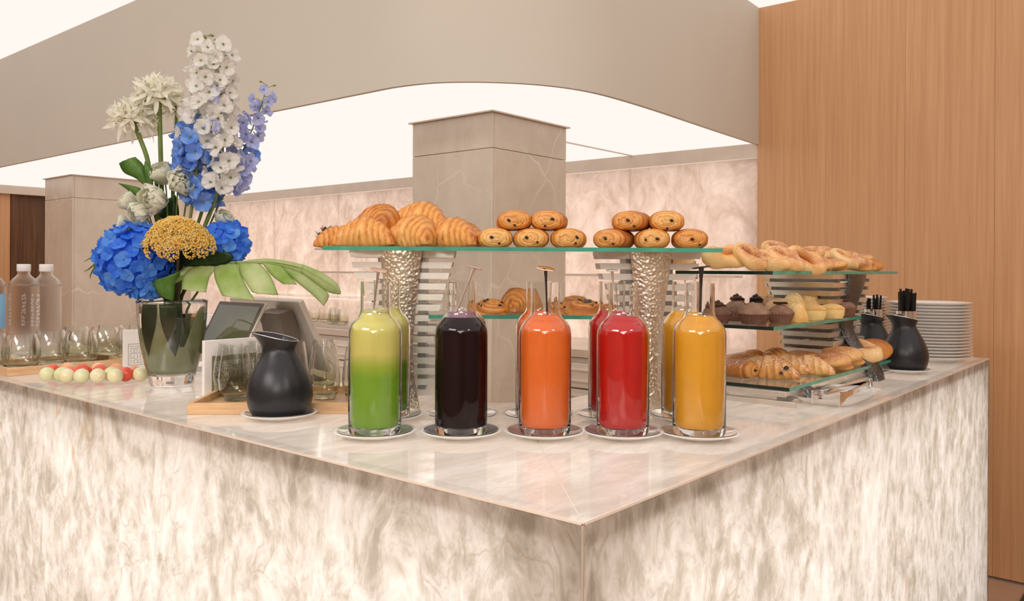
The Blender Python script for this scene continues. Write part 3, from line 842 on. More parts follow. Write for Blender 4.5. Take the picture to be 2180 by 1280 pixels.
# --- croissants on the upper corner shelf
CRO = [croissant_mesh('croissant_body', 0.168, 0.047, 0.026, 5.2, 1), croissant_mesh('croissant_body', 0.158, 0.047, 0.040, 4.6, 5), croissant_mesh('croissant_body', 0.165, 0.043, 0.022, 5.6, 9)]
def cro(label, px, py, d, yaw, k, group, rx=0, ry=0, z=None, sc=1.0):
    p = PD(px, py, d)
    t = thing('croissant', label, 'croissant', (p.x, p.y, TOPZ if z is None else z), (rx, ry, YAW + yaw), group, sc)
    inst('pastry_body', CRO[k], t, (0, 0, 0), (0, 0, 0))
    return t
G = 'croissants piled on the upper glass shelf'
cro('golden croissant at the pile\'s end beside the flowers, behind the front one', 722, 505, 2.06, R(25), 2, G, sc=0.86)
cro('front croissant at the end nearest the flowers, its dark tip over the green juice', 778, 500, 1.93, R(-14), 0, G)
cro('front middle croissant of the pile, standing tall and striped', 880, 497, 1.92, R(-42), 1, G, sc=1.04)
cro('front croissant of the pile next to the chocolate rolls', 962, 498, 1.93, R(-30), 0, G, sc=0.98)
cro('croissant lying behind the front ones beside the chocolate rolls', 985, 490, 2.07, R(-35), 2, G)
cro('reddish croissant wedged behind the front middle of the pile', 905, 498, 2.07, R(20), 1, G, sc=0.9)
zc = PD(800, 492, 1.98).z
cro('rounded croissant on top of the pile over the green juice', 800, 470, 1.99, R(-58), 1, G, rx=R(-8), z=zc - 0.004, sc=0.98)
cro('long croissant on top of the pile, its tip towards the chocolate rolls', 896, 460, 2.01, R(-22), 0, G, ry=R(8), z=zc + 0.004, sc=0.97)
# --- chocolate rolls in two pyramids
PM = [pain_mesh('roll_body', seed=k * 2.1, turns=5.0 + 0.3 * k) for k in range(4)]
g1, g2 = 'chocolate rolls stacked beside the croissants', 'chocolate rolls stacked at the shelf end'
zr = 0.0415
spec = [
    (1054, 1.915, 0, 0.05, 0, ((-.009, .003, .5), (.008, -.011, .1)), 'chocolate roll in the bottom row touching the croissants', g1),
    (1131, 1.915, 0, 0.00, 1, ((-.011, .003, .7), (.013, -.008, 1.2)), 'chocolate roll in the middle of the bottom row over the orange juice', g1),
    (1210, 1.915, 0, -0.10, 2, ((.021, .004, .8), (.018, -.009, -.8)), 'chocolate roll ending the bottom row beside the pyramid at the shelf end', g1),
    (1095, 1.925, 1, 0.02, 3, ((-.013, .001, .6), (.0, -.011, .2)), 'upper chocolate roll sitting nearer the croissants', g1),
    (1169, 1.925, 1, -0.16, 0, ((.014, .004, .2), (-.003, -.012, .3)), 'upper chocolate roll of the pyramid over the orange juice', g1),
    (1308, 1.915, 0, -0.42, 1, ((-.004, .002, .7), (.014, -.011, .2)), 'turned chocolate roll in the bottom row showing its long flank', g2),
    (1388, 1.915, 0, -0.10, 2, ((.009, .001, .2), (-.017, .0, .9)), 'chocolate roll in the middle of the bottom row over the hammered post', g2),
    (1468, 1.915, 0, -0.16, 3, ((.003, .001, .1), (.02, -.012, .1)), 'last chocolate roll of the bottom row at the end of the shelf', g2),
    (1345, 1.925, 1, -0.36, 2, ((.004, .002, .4), (.018, -.012, .1)), 'turned upper chocolate roll showing its flaky flank', g2),
    (1418, 1.925, 1, -0.14, 0, ((.010, .002, .3), (.0, -.016, 1.4)), 'upper chocolate roll with a dripping stick at the shelf end', g2)]
for px, d, lvl, yaw, k, dots, lab, gr in spec:
    p = PD(px, 510, d)
    pain(lab, (p.x, p.y, TOPZ + lvl * zr), YAW + yaw, PM[k], dots, gr, roll=rnd.uniform(-.05, .05))
# --- pastries on the short lower shelf
SW = [swirl_mesh('swirl_body', seed=3), swirl_mesh('swirl_body', 0.05, 0.028, 2.7, 8, 0, 'croissant', 0.7)]
ME_RAISIN = ell_mesh('raisin', (0.0075, 0.006, 0.0045), M['choc'], 8)
ME_CHUNK = MB().box((0, 0, 0), (0.018, 0.012, 0.006)).mesh('chocolate_chunk', M['choc'])
def swirl(label, loc, rot, k, raisins, group=None, sc=1.0, me=None, nm='raisin'):
    t = thing('raisin_swirl', label, 'pastry', loc, rot, group, sc)
    inst('pastry_body', SW[k], t, (0, 0, 0), (0, 0, 0))
    for x, y, z in raisins:
        inst(nm, me or ME_RAISIN, t, (x, y, z), (rnd.uniform(-.4, .4), rnd.uniform(-.4, .4), rnd.uniform(0, 3)))
    return t
gl = 'pastries on the short lower glass shelf'
def on2(px, d): p = PD(px, 660, d); return (p.x, p.y, Z2 + 0.0005)
ras = ((-.034, -.014, .024), (-.024, .008, .029), (-.014, .022, .028), (.03, .006, .026), (.024, -.018, .026), (-.04, -.002, .022))
x, y, z = on2(1047, 1.99)
swirl('round raisin swirl next to the dark juice bottle', (x, y, z + 0.006), (R(24), 0, YAW + .1), 0, ras, gl, 0.74)
p = on2(1108, 2.0)
t = thing('croissant', 'small croissant behind the orange juice on the lower shelf', 'croissant', p, YAW + R(55), gl, 0.82)
inst('pastry_body', CRO[1], t, (0, 0, 0), (0, 0, 0))
p = on2(1200, 2.05)
swirl('raisin swirl tucked behind the chocolate chunk danish', p, (R(18), 0, YAW + 1), 0, ras[:4], gl, 0.72)
x, y, z = on2(1243, 1.97)
chk = ((.004, -.004, .031), (.02, -.008, .028), (.028, .006, .026), (-.008, .012, .031), (.012, .012, .03))
swirl('danish topped with dark chocolate chunks between orange and red juice', (x, y, z + 0.004), (R(20), 0, YAW - .15), 1, chk, gl, 0.86, ME_CHUNK, 'chocolate_chunk')
x, y, z = on2(1225, 2.08)
swirl('danish behind the chocolate chunk one, only its folded top showing', (x, y, z + 0.012), (R(10), 0, YAW + .4), 1, (), gl, 0.8)
x, y, z = on2(1294, 2.0)
swirl('raisin swirl showing through the neck of the red juice', (x, y, z), (R(24), 0, YAW + 2), 0, ras, gl, 0.66)

# --- tier pastries of the steel stand
RG = [ring_mesh('ring_body', seed=1, sugar=0.45), ring_mesh('ring_body', 0.046, 0.026, 0.018, 4, 0.65), ring_mesh('ring_body', 0.040, 0.032, 0.017, 7, 0.15, lobes=0.7)]
BN = [bun_mesh('bun_body', seed=2, sugar=0.85), bun_mesh('bun_body', (0.05, 0.03, 0.027), 5, 0.5, folds=2, groove=0.16), bun_mesh('bun_body', (0.036, 0.034, 0.027), 9, 0.2, folds=4), bun_mesh('bun_body', (0.052, 0.042, 0.040), 3, 0.0, 'croissant', 1, 0.05)]
ME_JAM = MB().ell((0, 0, 0.016), (0.026, 0.017, 0.008), 16, 8).mesh('jam', M['jam'])
ME_CUST = MB().ell((0, 0, 0.014), (0.030, 0.020, 0.010), 16, 8).mesh('custard', M['danish'])
ME_CHOC = MB().ell((0, 0, 0.016), (0.026, 0.017, 0.008), 16, 8).mesh('chocolate_filling', M['choc_mid'])
def danish(label, loc, rot, body, fill, group, sc=1.0):
    t = thing('danish', label, 'pastry', loc, rot, group, sc)
    inst('pastry_body', body, t, (0, 0, 0), (0, 0, 0))
    if fill: inst(fill[0], fill[1], t, (0, 0, 0), (0, 0, 0))
    return t
gt = 'sugared danishes on the top glass tier'
JAM, CUS, CHO = ('jam', ME_JAM), ('custard', ME_CUST), ('chocolate_filling', ME_CHOC)
z3 = RZ[2] + 0.0006
def onT(px, v): p = PV(px, 578, v); return (p.x, p.y, z3)
def lean(px, v, dz): x, y, z = onT(px, v); return (x, y, z + dz)
danish('thin orange glazed danish behind the black stirrer', onT(1452, 0.42), (0, 0, YAW), BN[1], None, gt, 0.8)
danish('twisted ring danish at the near end of the top tier', lean(1545, 0.32, 0.014), (R(26), 0, YAW), RG[2], CUS, gt, 1.02)
danish('ring danish with a red slot leaning against the twisted one', lean(1588, 0.27, 0.022), (R(40), R(28), YAW), RG[1], JAM, gt, 0.78)
danish('plain ring danish lying flat just past the leaning one', lean(1634, 0.26, 0.006), (R(24), R(10), YAW - .2), RG[1], CUS, gt, 0.88)
danish('sugar dusted oval danish tilted over the plain one', lean(1664, 0.24, 0.014), (R(30), R(22), YAW - .2), RG[1], CUS, gt, 0.86)
danish('danish ring perched at the back with a dark slot', lean(1652, 0.36, 0.040), (R(30), R(15), YAW), RG[1], JAM, gt, 0.86)
danish('large ring danish slumped towards the shelf edge', lean(1706, 0.24, 0.012), (R(34), R(30), YAW - .3), RG[0], JAM, gt, 0.98)
danish('round danish behind the slumped ring', lean(1716, 0.36, 0.036), (R(20), 0, YAW), RG[0], CUS, gt, 0.9)
danish('cushion danish heavily streaked with sugar', lean(1738, 0.25, 0.004), (R(20), R(12), YAW), BN[1], None, gt, 0.95)
danish('danish with a chocolate slot at the back of the tier', lean(1754, 0.38, 0.036), (R(20), 0, YAW), RG[1], CHO, gt, 0.9)
danish('broken open danish showing chocolate', lean(1768, 0.30, 0.010), (R(30), R(-20), YAW + .4), RG[0], CHO, gt, 0.85)
danish('lemon yellow danish bun low at the shelf edge', onT(1776, 0.235), (0, 0, YAW), BN[1], None, gt, 0.85)
danish('pale danish ring resting on the yellow bun', lean(1789, 0.25, 0.022), (R(30), R(28), YAW), RG[1], CUS, gt, 0.78)
danish('smooth bun at the back over the hammered post', lean(1786, 0.36, 0.034), (0, 0, YAW), BN[0], None, gt, 0.9)
danish('shell shaped bun with sugar stripes over the hammered post', lean(1818, 0.25, 0.002), (R(10), R(8), YAW), BN[0], None, gt, 1.08)
danish('pale bun behind the sugar striped one', lean(1808, 0.33, 0.028), (0, 0, YAW + 1), BN[0], None, gt, 0.95)
danish('sugared bun at the back near the far end', lean(1834, 0.33, 0.024), (0, 0, YAW), BN[1], None, gt, 0.9)
danish('sugar coated bun leaning at the far end', lean(1838, 0.27, 0.002), (0, R(14), YAW), BN[2], None, gt, 1.0)
danish('last small brown ended bun at the far end of the top tier', onT(1857, 0.27), (0, R(10), YAW - .5), BN[3], None, gt, 0.62)

# muffins
def cup_mesh(name, r0, r1, h, mat, flutes=26):
    rows = []
    n = flutes * 4
    for k, (rr, z) in enumerate(((0.001, 0.0), (r0 * .98, 0.0), (r0, 0.001), (lerp(r0, r1, .5), h * .5), (r1, h), (r1 - .0012, h), (r1 - .004, h - .003))):
        row = []
        for j in range(n):
            a = 2 * PI * j / n
            w_ = 1 + (0.028 * math.cos(flutes * a) if k >= 2 else 0)
            row.append((rr * w_ * math.cos(a), rr * w_ * math.sin(a), z))
        rows.append(row)
    return MB().grid(rows, wv=True).mesh(name, mat, sharp=30)
def dome_mesh(name, r1, h0, h1, mat, seed, lump=0.12, sugar=0.0, peak=0.0):
    rows, bake, sug = [], [], []
    n, m_ = 34, 14
    for i in range(m_ + 1):
        q = i / m_; row = []
        rr = r1 * math.cos(q * PI / 2) ** 0.75 * (1.06 if q < .25 else 1.0)
        for j in range(n):
            a = 2 * PI * j / n
            g = 1 + lump * nz(math.cos(a) * q, math.sin(a) * q, q, 2.2, seed) * (1 - (1 - q) ** 6)
            z = h0 + (h1 * math.sin(q * PI / 2) + peak * max(0, q - .6)) * (1 + 0.18 * nz(math.cos(a), math.sin(a), q, 1.6, seed + 5))
            row.append((max(rr, 0.0002) * g * math.cos(a), max(rr, 0.0002) * g * math.sin(a), z))
            bake.append(0.55 - 0.35 * q + 0.25 * nz(math.cos(a), math.sin(a), q, 3, seed)); sug.append(sugar * max(0, min(1, (q - .15) * 2.2)))
        rows.append(row)
    mb = MB().grid(rows, wv=True); mb.att('bake', bake); mb.att('sugar', sug); mb.fan(rows[-1])
    return mb.mesh(name, M[mat], sharp=80)
def curl_mesh(name, r0, h, mat, turns=2.2):
    pts = []; rad = []
    for i in range(44):
        s_ = i / 43; a = s_ * turns * 2 * PI
        rr = r0 * (1 - s_) ** 0.8
        pts.append((rr * math.cos(a), rr * math.sin(a), h * s_)); rad.append(0.0065 * (1 - 0.6 * s_))
    return MB().tube(pts, rad, 8).mesh(name, mat)
CUPD, CUPM = cup_mesh('cup', 0.027, 0.0375, 0.027, M['cup_dark']), cup_mesh('cup', 0.027, 0.038, 0.028, M['cup_mid'])
DD = [dome_mesh('sponge', 0.036, 0.024, 0.020, 'muffin_dark', 2), dome_mesh('sponge', 0.036, 0.024, 0.021, 'muffin_mid', 6, 0.25, peak=0.016), dome_mesh('sponge', 0.035, 0.0, 0.045, 'muffin_tan', 8, 0.14, 0.3),
      dome_mesh('sponge', 0.031, 0.026, 0.012, 'muffin_yellow', 4, 0.15, 0.8), dome_mesh('sponge', 0.030, 0.0, 0.052, 'muffin_yellow', 11, 0.10, 1.0)]
YCUP = MB().lathe([(0.0, 0), (0.026, 0), (0.030, 0.010), (0.0315, 0.024), (0.030, 0.030)], 28).mesh('cake_base', M['muffin_yellow'])
CURL, CURLD = curl_mesh('cream_curl', 0.016, 0.016, M['choc_mid']), curl_mesh('cream_curl', 0.014, 0.016, M['choc'])
BALL = dome_mesh('cake_ball', 0.021, -0.01, 0.022, 'muffin_mid', 3, 0.05)
STRIPS = MB()
for k in range(4): STRIPS.box((0, -0.009 + 0.006 * k, 0.002 * (k % 2)), (0.034, 0.0042, 0.004))
STRIPS = STRIPS.mesh('chocolate_strip', M['choc'])
CHUNKM = MB().box((0, 0, 0), (0.034, 0.010, 0.008)).mesh('chocolate_bar', M['choc'])
gm = 'muffins on the middle glass tier'
def muffin(label, px, py, parts, sc=1.0, rot=0, lift=0.0, v=None):
    p = P(px, py, RZ[1]) if v is None else PV(px, py, v)
    t = thing('muffin', label, 'muffin', (p.x, p.y, RZ[1] + 0.0006 + lift), (0, 0, YAW + rot), gm, sc)
    for nm, me, dz in parts: inst(nm, me, t, (0, 0, dz), (0, 0, rnd.uniform(-.3, .3) if nm != 'chocolate_strip' else 0))
    return t
cupd, cupm = ('paper_cup', CUPD, 0), ('paper_cup', CUPM, 0)
muffin('dark muffin with a chocolate curl half hidden by the orange juice neck', 1528, 688.5, [cupd, ('sponge', DD[0], 0), ('cream_curl', CURL, 0.044)], 0.98)
muffin('cocoa muffin topped with a smooth ball', 1572, 684, [cupm, ('sponge', DD[0], 0), ('cake_ball', BALL, 0.042)], 0.98)
muffin('peaked cocoa muffin at the front corner of the tier', 1605, 690.5, [cupd, ('sponge', DD[1], 0)], 1.08)
muffin('front muffin topped with dark chocolate strips', 1661, 687.5, [cupm, ('sponge', DD[1], 0), ('chocolate_strip', STRIPS, 0.0535)], 0.95)
muffin('brown muffin with a piped curl, second row', 1568, 678, [cupm, ('sponge', DD[1], 0), ('cream_curl', CURL, 0.050)], 1.05)
muffin('muffin crowned with dark chocolate bars', 1609, 679, [cupd, ('sponge', DD[0], 0), ('chocolate_bar', CHUNKM, 0.047), ('cream_curl', CURLD, 0.050)], 1.05)
muffin('tan sponge standing behind the chocolate bar muffin', 1632, 677, [('sponge', DD[2], 0)], 1.35, v=0.36)
muffin('sugar dusted tan sponge behind the chocolate strip muffin', 1654, 677, [('sponge', DD[2], 0)], 1.25, v=0.30)
muffin('round tan sponge at the very back of the tier', 1668, 672, [('sponge', DD[2], 0)], 1.5, v=0.41)
muffin('broad tan sponge at the back under the steel bars', 1708, 672, [('sponge', DD[2], 0)], 1.35, v=0.40)
yb = ('cake_base', YCUP, 0); yd = ('sponge', DD[3], 0); yt = ('sponge', DD[4], 0)
muffin('yellow cake next to the chocolate strip muffin', 1696, 686, [yt], 0.96)
muffin('yellow cake with a sugared lid, second along the edge', 1731, 681.5, [yb, yd], 1.12)
muffin('yellow cake with a sugared lid, third along the edge', 1772, 678, [yb, yd], 1.08)
muffin('tall sugar topped cake behind the first yellow one', 1689, 678, [('sponge', DD[4], 0)], 1.3, v=0.30)
muffin('tall sugar topped cake behind the second yellow one', 1722, 677, [('sponge', DD[4], 0)], 1.3, v=0.29)
muffin('tall sugar topped cake behind the third yellow one', 1762, 675, [('sponge', DD[4], 0)], 1.25, v=0.29)
muffin('chocolate muffin with a piped top beside the hammered post', 1796, 671, [cupm, ('sponge', DD[0], 0), ('cream_curl', CURL, 0.044)], 1.0, v=0.222)

# viennoiserie on the lowest tier
SC = [croissant_mesh('croissant_body', 0.15, 0.034, 0.012, 4.0, 3, 1.0, 'croissant_sugar'), croissant_mesh('croissant_body', 0.13, 0.030, 0.006, 3.2, 8, 1.0, 'croissant_sugar'), croissant_mesh('croissant_body', 0.14, 0.036, 0.02, 4.5, 4, 0.0, 'croissant')]
SP = [pain_mesh('roll_body', 0.034, 0.024, 0.11, 4, 2.6, 1.0, 'croissant_sugar'), pain_mesh('roll_body', 0.036, 0.022, 0.11, 7, 2.8, 0.0, 'croissant_sugar')]
gb = 'viennoiserie on the lowest glass tier'
def low(name, label, px, py, yaw, body, sc=1.0, rx=0, ry=0, lift=0.0, fills=()):
    p = P(px, py, RZ[0])
    t = thing(name, label, 'pastry', (p.x, p.y, RZ[0] + 0.0006 + lift), (rx, ry, YAW + yaw), gb, sc)
    inst('pastry_body', body, t, (0, 0, 0), (0, 0, 0))
    for nm, me, loc, rr in fills: inst(nm, me, t, loc, rr)
    return t
stick = lambda x, z, y=-0.0635: ('chocolate_stick', ME_STICK2, (x, y, z), (0, .4, 0))
low('chocolate_roll', 'sugared chocolate roll half hidden by the orange juice bottle', 1566, 803, 0.75, SP[0], 0.98, fills=(stick(-.008, .024), stick(.012, .016)))
low('sugared_pastry', 'big sugared pastry with chocolate spots at the front corner', 1640, 806, -0.62, SC[0], 1.12, fills=(('chocolate_stick', ME_STICK, (.045, -.026, .030), (.3, 0, 0)), ('chocolate_stick', ME_STICK2, (.035, -.032, .018), (.3, 0, 0))))
low('sugared_pastry', 'long sugar tipped croissant just behind the front corner', 1676, 795, -0.75, SC[1], 1.12)
low('sugared_pastry', 'plump sugar dusted roll in the middle of the edge', 1722, 797, -0.50, SC[0], 0.98)
low('danish', 'orange ridged danish along the edge beside the dusted roll', 1773, 789, -0.35, BN[1], 1.16)
low('danish', 'ridged danish with a chocolate seam past the orange one', 1792, 780, -0.35, BN[1], 1.35, fills=(('chocolate_stick', ME_STICK, (-.03, -.008, .024), (0, 0, 0)),))
low('turnover', 'split turnover with a dark filling gap', 1822, 771, -0.55, RG[1], 1.28, rx=R(22), fills=(('filling', ME_CHOC, (0, 0, -0.002), (0, 0, 0)),))
low('brioche_bun', 'round glossy bun with one dark dot at the far end', 1860, 768, 0, BN[3], 1.06, fills=(('raisin', ME_RAISIN, (.0, -.042, .026), (1.2, 0, 0)),))
low('chocolate_roll', 'chocolate roll with a dark filling behind the dusted roll', 1716, 780, 0.35, SP[1], 1.0, fills=(stick(-.006, .026), stick(.004, .020)))
low('croissant', 'dark brown croissant at the back of the lowest tier', 1745, 771, -0.3, SC[2], 1.12, lift=0.008)
low('croissant', 'pale croissant end beside the dark brown one', 1697, 772, 0.9, SC[2], 0.85)
low('croissant', 'small toasted croissant behind the long sugar tipped one', 1655, 782, 0.5, SC[2], 0.98)
low('brioche_bun', 'smooth round bun at the back beside the juice', 1604, 778, 0, BN[3], 0.72)
low('danish', 'orange danish at the back beside the juice', 1578, 784, 0.2, BN[1], 0.95)
low('sugared_pastry', 'sugared roll lying behind the big spotted pastry', 1618, 790, -0.5, SC[1], 0.9)
low('danish', 'small yellow bun behind the split turnover', 1790, 767, 0, BN[2], 1.0)

# ---------------------------------------------------------------- juice bottles on saucers
def juice(name, col, rough=0.25, trans=0.0, **kw):
    return simple(name, col, rough, 0, 0.03, 25, trans=trans, spec=0.0, **kw)
def green_juice(name, zs, soft):
    t = NT(name)
    tc = t.n('TexCoord'); sp = t.n('SeparateXYZ'); t.l(tc.outputs['Object'], sp.inputs[0])
    n_ = t.noise(t.coords(), 18, 3)
    z = t.math('ADD', sp.outputs[2], t.math('MULTIPLY', t.math('SUBTRACT', n_.outputs[0], 0.5), 0.02))
    f = t.math('DIVIDE', t.math('SUBTRACT', z, zs - soft), 2 * soft, True)
    col = t.ramp(f, [(0, (0.25, 0.47, 0.035)), (0.45, (0.46, 0.56, 0.07)), (1, (0.82, 0.74, 0.21))])
    t.l(col, t.b.inputs['Base Color']); t.set(Roughness=0.3, Specular_IOR_Level=0.0)
    return t.m
M['j_green'] = green_juice('green_juice', 0.136, 0.022)
M['j_green2'] = green_juice('settled_green_juice', 0.125, 0.006)
M['j_dark'] = juice('dark_berry_juice', (0.016, 0.003, 0.006), 0.12)
M['j_orange'] = juice('carrot_juice', (1.0, 0.20, 0.03))
M['j_red'] = simple('red_juice', (0.88, 0.014, 0.012), 0.0, 0, 0, trans=0.28, ior=1.40, spec=0.0)
M['j_yellow'] = juice('orange_juice', (0.96, 0.46, 0.035))
M['foam_purple'] = simple('purple_foam', (0.42, 0.19, 0.27), 0.7, 0, 0.15, 300)
M['foam_pale'] = simple('pale_foam', (0.80, 0.74, 0.42), 0.7, 0, 0.1, 300)
BH = 0.296
outer = [(0.0, 0.0025), (0.036, 0.0015), (0.042, 0.0), (0.0485, 0.0015), (0.0513, 0.007), (0.0515, 0.02), (0.0515, 0.190), (0.0508, 0.201), (0.0475, 0.211), (0.0415, 0.219), (0.0345, 0.2255), (0.0305, 0.232), (0.0292, 0.242), (0.0288, 0.290), (0.0288, 0.2955)]
innerp = [(0.0268, 0.2955), (0.0266, 0.242), (0.0282, 0.2315), (0.0325, 0.2245), (0.0392, 0.218), (0.0448, 0.2105), (0.0478, 0.2005), (0.0488, 0.190), (0.0488, 0.024), (0.0470, 0.0165), (0.0400, 0.0135), (0.0, 0.0125)]
BOTTLE = MB().lathe(outer + innerp, 56).mesh('glass_body', M['glass'], sharp=50)
def liquid_mesh(fill, mat):
    e = -0.0004 if mat is not M['j_dark'] else 0.0004
    pr = [(r_ + e, z) for r_, z in reversed(innerp) if z < fill]
    pr = [(max(r_, 0) if r_ > 0.001 else 0, z + 0.0004) for r_, z in pr]
    # radius at the fill line
    top = None
    ip = list(reversed(innerp))
    for (r0, z0), (r1, z1) in zip(ip[:-1], ip[1:]):
        if z0 <= fill <= z1: top = lerp(r0, r1, (fill - z0) / (z1 - z0 + 1e-9)) - 0.0004
    pr += [(top, fill), (top - 0.0025, fill - 0.001), (0.0, fill - 0.001)]
    return MB().lathe(pr, 48).mesh('juice', mat, sharp=40)
SAUC = MB().lathe([(0, 0.0), (0.046, 0.0), (0.048, 0.002), (0.070, 0.0085), (0.0805, 0.0125), (0.0812, 0.0136), (0.0800, 0.0145), (0.0745, 0.0138), (0.060, 0.0085), (0.052, 0.0058), (0, 0.0056)], 56).mesh('saucer_body', M['porcelain'], sharp=60)
LINER = MB().lathe([(0, 0.0064), (0.050, 0.0066), (0.060, 0.0096), (0.0725, 0.0144), (0.0733, 0.0150)], 48).mesh('steel_liner', simple('saucer_steel', (0.80, 0.77, 0.73), 0.10, 0.55, 0.0, coat=0.6))
def saucer(label, p, group='saucers under the juice bottles', sc=1.0):
    t = thing('saucer', label, 'saucer', (p[0], p[1], ZC + 0.0004), 0, group, sc)
    inst('saucer_body', SAUC, t, (0, 0, 0), (0, 0, 0)); inst('steel_liner', LINER, t, (0, 0, 0), (0, 0, 0))
    return t
BZ0 = ZC + 0.0078
def bottle(label, px, py, fill, mat, slabel, foam=None):
    p = P(px, py, BZ0)
    saucer(slabel, p)
    t = thing('juice_bottle', label, 'bottle', (p.x, p.y, BZ0), rnd.uniform(0, 3), 'juice bottles on saucers')
    inst('glass_body', BOTTLE, t, (0, 0, 0), (0, 0, 0))
    inst('juice', liquid_mesh(fill, mat), t, (0, 0, 0), (0, 0, 0))
    if foam:
        f0, f1, fm = foam
        MB().lathe([(0, f0), (0.0262 if f0 > .236 else 0.0268, f0), (0.0258, f1), (0, f1)], 40).build('foam', fm, t)
    return p
fb = [
    bottle('front bottle of two-tone juice, pale yellow over green', 798, 921.5, 0.236, M['j_green'], 'saucer under the front green juice', (0.2365, 0.2405, M['foam_pale'])),
    bottle('front bottle of almost black berry juice', 981.5, 921, 0.226, M['j_dark'], 'saucer under the front dark berry juice', (0.2265, 0.2365, M['foam_purple'])),
    bottle('front bottle of bright orange carrot juice', 1159.5, 921.5, 0.231, M['j_orange'], 'saucer under the front carrot juice'),
    bottle('front bottle of clear red juice', 1325.5, 922, 0.229, M['j_red'], 'saucer under the front red juice'),
    bottle('front bottle of golden yellow orange juice', 1488, 923.5, 0.231, M['j_yellow'], 'saucer under the front yellow orange juice')]
bb = [
    bottle('rear bottle of pale yellow juice over settled green', 822, 886.5, 0.236, M['j_green2'], 'saucer under the rear green juice'),
    bottle('rear bottle of dark berry juice hidden behind the front one', 984, 886, 0.21, M['j_dark'], 'saucer under the rear dark berry juice'),
    bottle('rear bottle of orange carrot juice', 1147, 886.5, 0.231, M['j_orange'], 'saucer under the rear carrot juice'),
    bottle('rear bottle of red juice', 1302, 887, 0.231, M['j_red'], 'saucer under the rear red juice'),
    bottle('rear bottle of golden orange juice', 1458, 887.5, 0.231, M['j_yellow'], 'saucer under the rear yellow orange juice')]
def stirrer(label, p, topx, topy, low, r_, rod, mat, mat2, dtilt=(0, 0)):
    dep = DEP(p)
    top = PD(topx, topy, dep)
    lo = Vector((p.x, p.y, BZ0)) + RGT * low[0] + UP * low[1] + FWD * 0.004
    ax = (top - lo).normalized()
    t = thing('stirrer', label, 'stirrer', lo, Vector((0, 0, 1)).rotation_difference(ax).to_euler(), 'disc topped stirrers in the juice bottles')
    L = (top - lo).length
    MB().tube([(0, 0, 0), (0, 0, L * .5), (0, 0, L - 0.02), (0, 0, L)], [rod * .8, rod * .8, rod, rod * 1.6], 10).build('rod', mat2, t)
    MB().lathe([(0, -0.0008), (r_ * .9, -0.0008), (r_, 0.0006), (r_ * .95, 0.0018), (0, 0.0022)], 32).build('disc', mat, t, loc=(0, 0, L), rot=(dtilt[0], dtilt[1], 0))
M['rose_steel'] = simple('rose_tinted_steel', (0.78, 0.58, 0.48), 0.25, 1.0, 0.05)
stirrer('thin stirrer leaning in the front green juice', fb[0], 806, 576, (-0.004, 0.243), 0.0175, 0.0022, M['rose_steel'], M['chrome'], (R(8), 0))
stirrer('slanting chrome stirrer in the dark berry juice', fb[1], 1010, 570.5, (-0.012, 0.232), 0.0158, 0.0022, M['rose_steel'], M['chrome'], (R(-6), R(-4)))
stirrer('upright stirrer with a bright round disc in the carrot juice', fb[2], 1161.5, 573, (0.004, 0.232), 0.0185, 0.0024, M['chrome'], M['dark_chrome'], (R(14), 0))
stirrer('stirrer with a small disc in the rear red juice', bb[3], 1303, 576.5, (0.008, 0.233), 0.0135, 0.0022, M['steel'], M['steel'], (R(6), 0))
stirrer('black disc stirrer in the front orange juice', fb[4], 1493, 570, (0.002, 0.233), 0.0185, 0.0034, M['black_matt'], M['dark_chrome'], (R(-10), 0))

# ---------------------------------------------------------------- black spouted jugs
def jug_rows(prof, spout, lift, off=0.0):
    rows = []; n = 48; H = 0.174
    for r_, z in prof:
        w_ = max(0, (z - 0.125) / (H - 0.125)) ** 1.5
        row = []
        for k in range(n):
            a = 2 * PI * k / n; c = math.cos(a)
            d = r_ + off + w_ * (spout * max(-c, 0) ** 2.2)
            row.append((d * math.cos(a) - w_ * 0.004, d * math.sin(a) * (1 - 0.08 * w_), z + w_ * lift * (-c * 0.38 - 0.14)))
        rows.append(row)
    return rows
jp = prof_smooth([(0.0, 0.0), (0.050, 0.0), (0.0575, 0.002), (0.066, 0.018), (0.0705, 0.042), (0.068, 0.066), (0.058, 0.094), (0.045, 0.118), (0.0360, 0.138), (0.0345, 0.150), (0.0385, 0.163), (0.0445, 0.174)], 40)
ji = [(max(r_ - 0.003, 0), z + 0.0005) for r_, z in reversed(jp) if z > 0.03]
def jug_mesh():
    mb = MB()
    a = jug_rows(jp, 0.014, 0.026); b = jug_rows(ji, 0.014, 0.026)
    mb.grid(a + b, wv=True); mb.fan(b[-1])
    return mb.mesh('jug_body', M['black_matt'], sharp=60)
JUG = jug_mesh()
def rim_mesh():
    top = jug_rows(jp, 0.014, 0.026)[-1]; inn = jug_rows(ji, 0.014, 0.026)[0]
    pts = [(Vector(a) + Vector(b)) / 2 + Vector((0, 0, 0.0004)) for a, b in zip(top, inn)]
    return MB().tube(pts + [pts[0], pts[1]], 0.0009, 6, caps=False).mesh('steel_rim', M['steel'])
RIM = rim_mesh()
def jug(label, p, z, rot, sc=1.0):
    t = thing('black_jug', label, 'jug', (p.x, p.y, z), rot, 'matt black spouted jugs', sc)
    inst('jug_body', JUG, t, (0, 0, 0), (0, 0, 0)); inst('steel_rim', RIM, t, (0, 0, 0), (0, 0, 0))
    return t
p = P(595.5, 884, BZ0 - 0.001); saucer('saucer under the black jug in front of the tumblers', p, 'saucers under the black jugs')
jug('black spouted jug standing in front of the tumbler tray', p, BZ0, YAW, 1.0)
MB().box((0, 0, 0), (0.0018, 0.0018, 0.018)).build('lid_pin', M['chrome'], bpy.data.objects['black_jug'], loc=(0.014, -0.028, 0.163), rot=(0.1, 0.2, 0))
